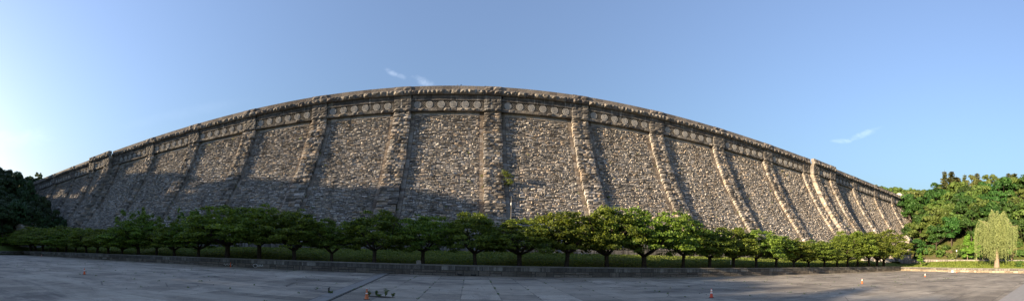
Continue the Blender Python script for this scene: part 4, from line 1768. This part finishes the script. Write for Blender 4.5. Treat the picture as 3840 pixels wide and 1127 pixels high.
# person on the path
def person(px, dist, zb, label, rz):
    x, y = at_bearing(px, dist)
    e = empty('person', (x, y, zb), label, 'person', None, rz)
    J = {'pel': (0, 0, .95), 'belly': (0, 0, 1.12), 'chest': (0, .01, 1.34), 'neck': (0, 0, 1.48), 'head': (0, -.02, 1.60), 'crown': (0, -.01, 1.70),
         'hl': (.10, 0, .90), 'kl': (.12, -.12, .5), 'al': (.12, .02, .09), 'tl': (.13, -.14, .04),
         'hr': (-.10, 0, .90), 'kr': (-.11, .02, .49), 'ar': (-.12, .16, .10), 'tr': (-.12, .02, .04),
         'sl': (.19, 0, 1.40), 'el': (.25, .05, 1.13), 'wl': (.22, -.12, .93), 'fl': (.21, -.18, .85),
         'sr': (-.19, 0, 1.40), 'er': (-.26, -.02, 1.13), 'wr': (-.22, -.20, 1.0), 'fr': (-.2, -.27, .95)}
    E_ = [('pel', 'belly'), ('belly', 'chest'), ('chest', 'neck'), ('neck', 'head'), ('head', 'crown'), ('pel', 'hl'), ('hl', 'kl'), ('kl', 'al'), ('al', 'tl'), ('pel', 'hr'), ('hr', 'kr'), ('kr', 'ar'), ('ar', 'tr'),
          ('chest', 'sl'), ('sl', 'el'), ('el', 'wl'), ('wl', 'fl'), ('chest', 'sr'), ('sr', 'er'), ('er', 'wr'), ('wr', 'fr')]
    rad = {'pel': .14, 'belly': .125, 'chest': .14, 'neck': .055, 'head': .092, 'crown': .06, 'hl': .09, 'kl': .06, 'al': .04, 'tl': .032, 'hr': .09, 'kr': .06, 'ar': .04, 'tr': .032,
           'sl': .058, 'el': .042, 'wl': .03, 'fl': .03, 'sr': .058, 'er': .042, 'wr': .03, 'fr': .03}
    names = list(J)
    me = bpy.data.meshes.new('body')
    me.from_pydata([J[n] for n in names], [(names.index(a), names.index(b)) for a, b in E_], [])
    me.materials.append(M['skin'])
    o = link('body', me, e)
    o.modifiers.new('skin', 'SKIN')
    for n, v in zip(names, me.skin_vertices[0].data):
        v.radius = (rad[n], rad[n])
    me.skin_vertices[0].data[0].use_root = True
    o.modifiers.new('sub', 'SUBSURF').render_levels = 2
    m = MB()
    m.lathe([(.17, .92), (.168, 1.0), (.155, 1.14), (.185, 1.34), (.16, 1.43), (.07, 1.48)], 16)
    for s in (-1, 1):
        m.tube([(s * .15, 0, 1.41), (s * .20, 0, 1.39), (s * .26, .02, 1.16)], [.075, .075, .062], 8)
    m.build('shirt', M['pink_cloth'], None, True).parent = e
    m = MB()
    m.lathe([(.155, .80), (.168, .93), (.16, .97)], 16)
    m.tube([(.10, 0, .92), (.12, -.12, .5), (.12, .02, .10)], [.105, .082, .06], 8)
    m.tube([(-.10, 0, .92), (-.11, .02, .49), (-.12, .16, .11)], [.105, .082, .06], 8)
    m.build('trousers', M['dark_cloth'], None, True).parent = e
    m = MB()
    m.lathe([(.085, 1.58), (.105, 1.64), (.1, 1.71), (.06, 1.765), (.01, 1.775)], 12, org=(0, .015, 0))
    m.build('hair', M['hair'], None, True).parent = e


person(3794, 151.5, 3.42, 'person in a pink top on the path under the willow shade', 1.2)

# ------------------------------------------------------------------ sky with a few thin clouds
t = NT(world.node_tree)
bg = world.node_tree.nodes['Background']
sky = t.node('ShaderNodeTexSky', sky_type='NISHITA')
sky.sun_disc = False
sky.sun_elevation = R(SUN_EL)
sky.sun_rotation = R(SUN_AZ)
sky.air_density = 2.2
sky.dust_density = 2.0
sky.ozone_density = 10.0
gen = t.node('ShaderNodeTexCoord').outputs['Generated']
hs = t.node('ShaderNodeHueSaturation')
hs.inputs['Saturation'].default_value = .8
hs.inputs['Value'].default_value = 1.0
t.put(hs.inputs['Color'], sky.outputs[0])
colr = t.mix(1.0, hs.outputs[0], (1.265, 1.05, 1.02), 'MULTIPLY')
CLOUDS = [(1466, 270, 24, 9, -.45, .08), (1505, 286, 20, 9, -.3, .06), (1590, 306, 46, 14, -.32, .09), (3152, 528, 42, 9, 0, .08), (3240, 502, 70, 12, .34, .09), (60, 520, 170, 38, .15, .05), (700, 420, 260, 22, .2, .012)]
for px, py, a, b_, tilt, amt in CLOUDS:
    c = direction(px, py).normalized()
    e1 = Vector((c.y, -c.x, 0)).normalized()
    e2 = c.cross(e1) * -1
    if e2.z < 0:
        e2 = -e2
    ax = e1 * math.cos(tilt) + e2 * math.sin(tilt)
    ay = -e1 * math.sin(tilt) + e2 * math.cos(tilt)
    dv = t.vmath('SUBTRACT', gen, tuple(c))
    ua = t.math('DIVIDE', t.vmath('DOT_PRODUCT', dv, tuple(ax)), a / F)
    va = t.math('DIVIDE', t.vmath('DOT_PRODUCT', dv, tuple(ay)), b_ / F)
    r2 = t.math('ADD', t.math('MULTIPLY', ua, ua), t.math('MULTIPLY', va, va))
    front = t.math('GREATER_THAN', t.vmath('DOT_PRODUCT', gen, tuple(c)), .5)
    nz = t.noise(t.scaled(gen, (1, 1, 1.8)), 45 if a < 100 else 14, 5, .65, .5)
    mk = t.remap(t.math('ADD', r2, t.math('MULTIPLY', t.math('SUBTRACT', .5, nz), 2.6)), -.35, 1.15, 1, 0)
    mk = t.math('POWER', mk, 1.5)
    mk = t.math('MULTIPLY', t.math('MULTIPLY', mk, amt), front)
    colr = t.mix(mk, colr, (7.0, 7.4, 8.2))
t.put(bg.inputs[0], colr)
bg.inputs[1].default_value = .11
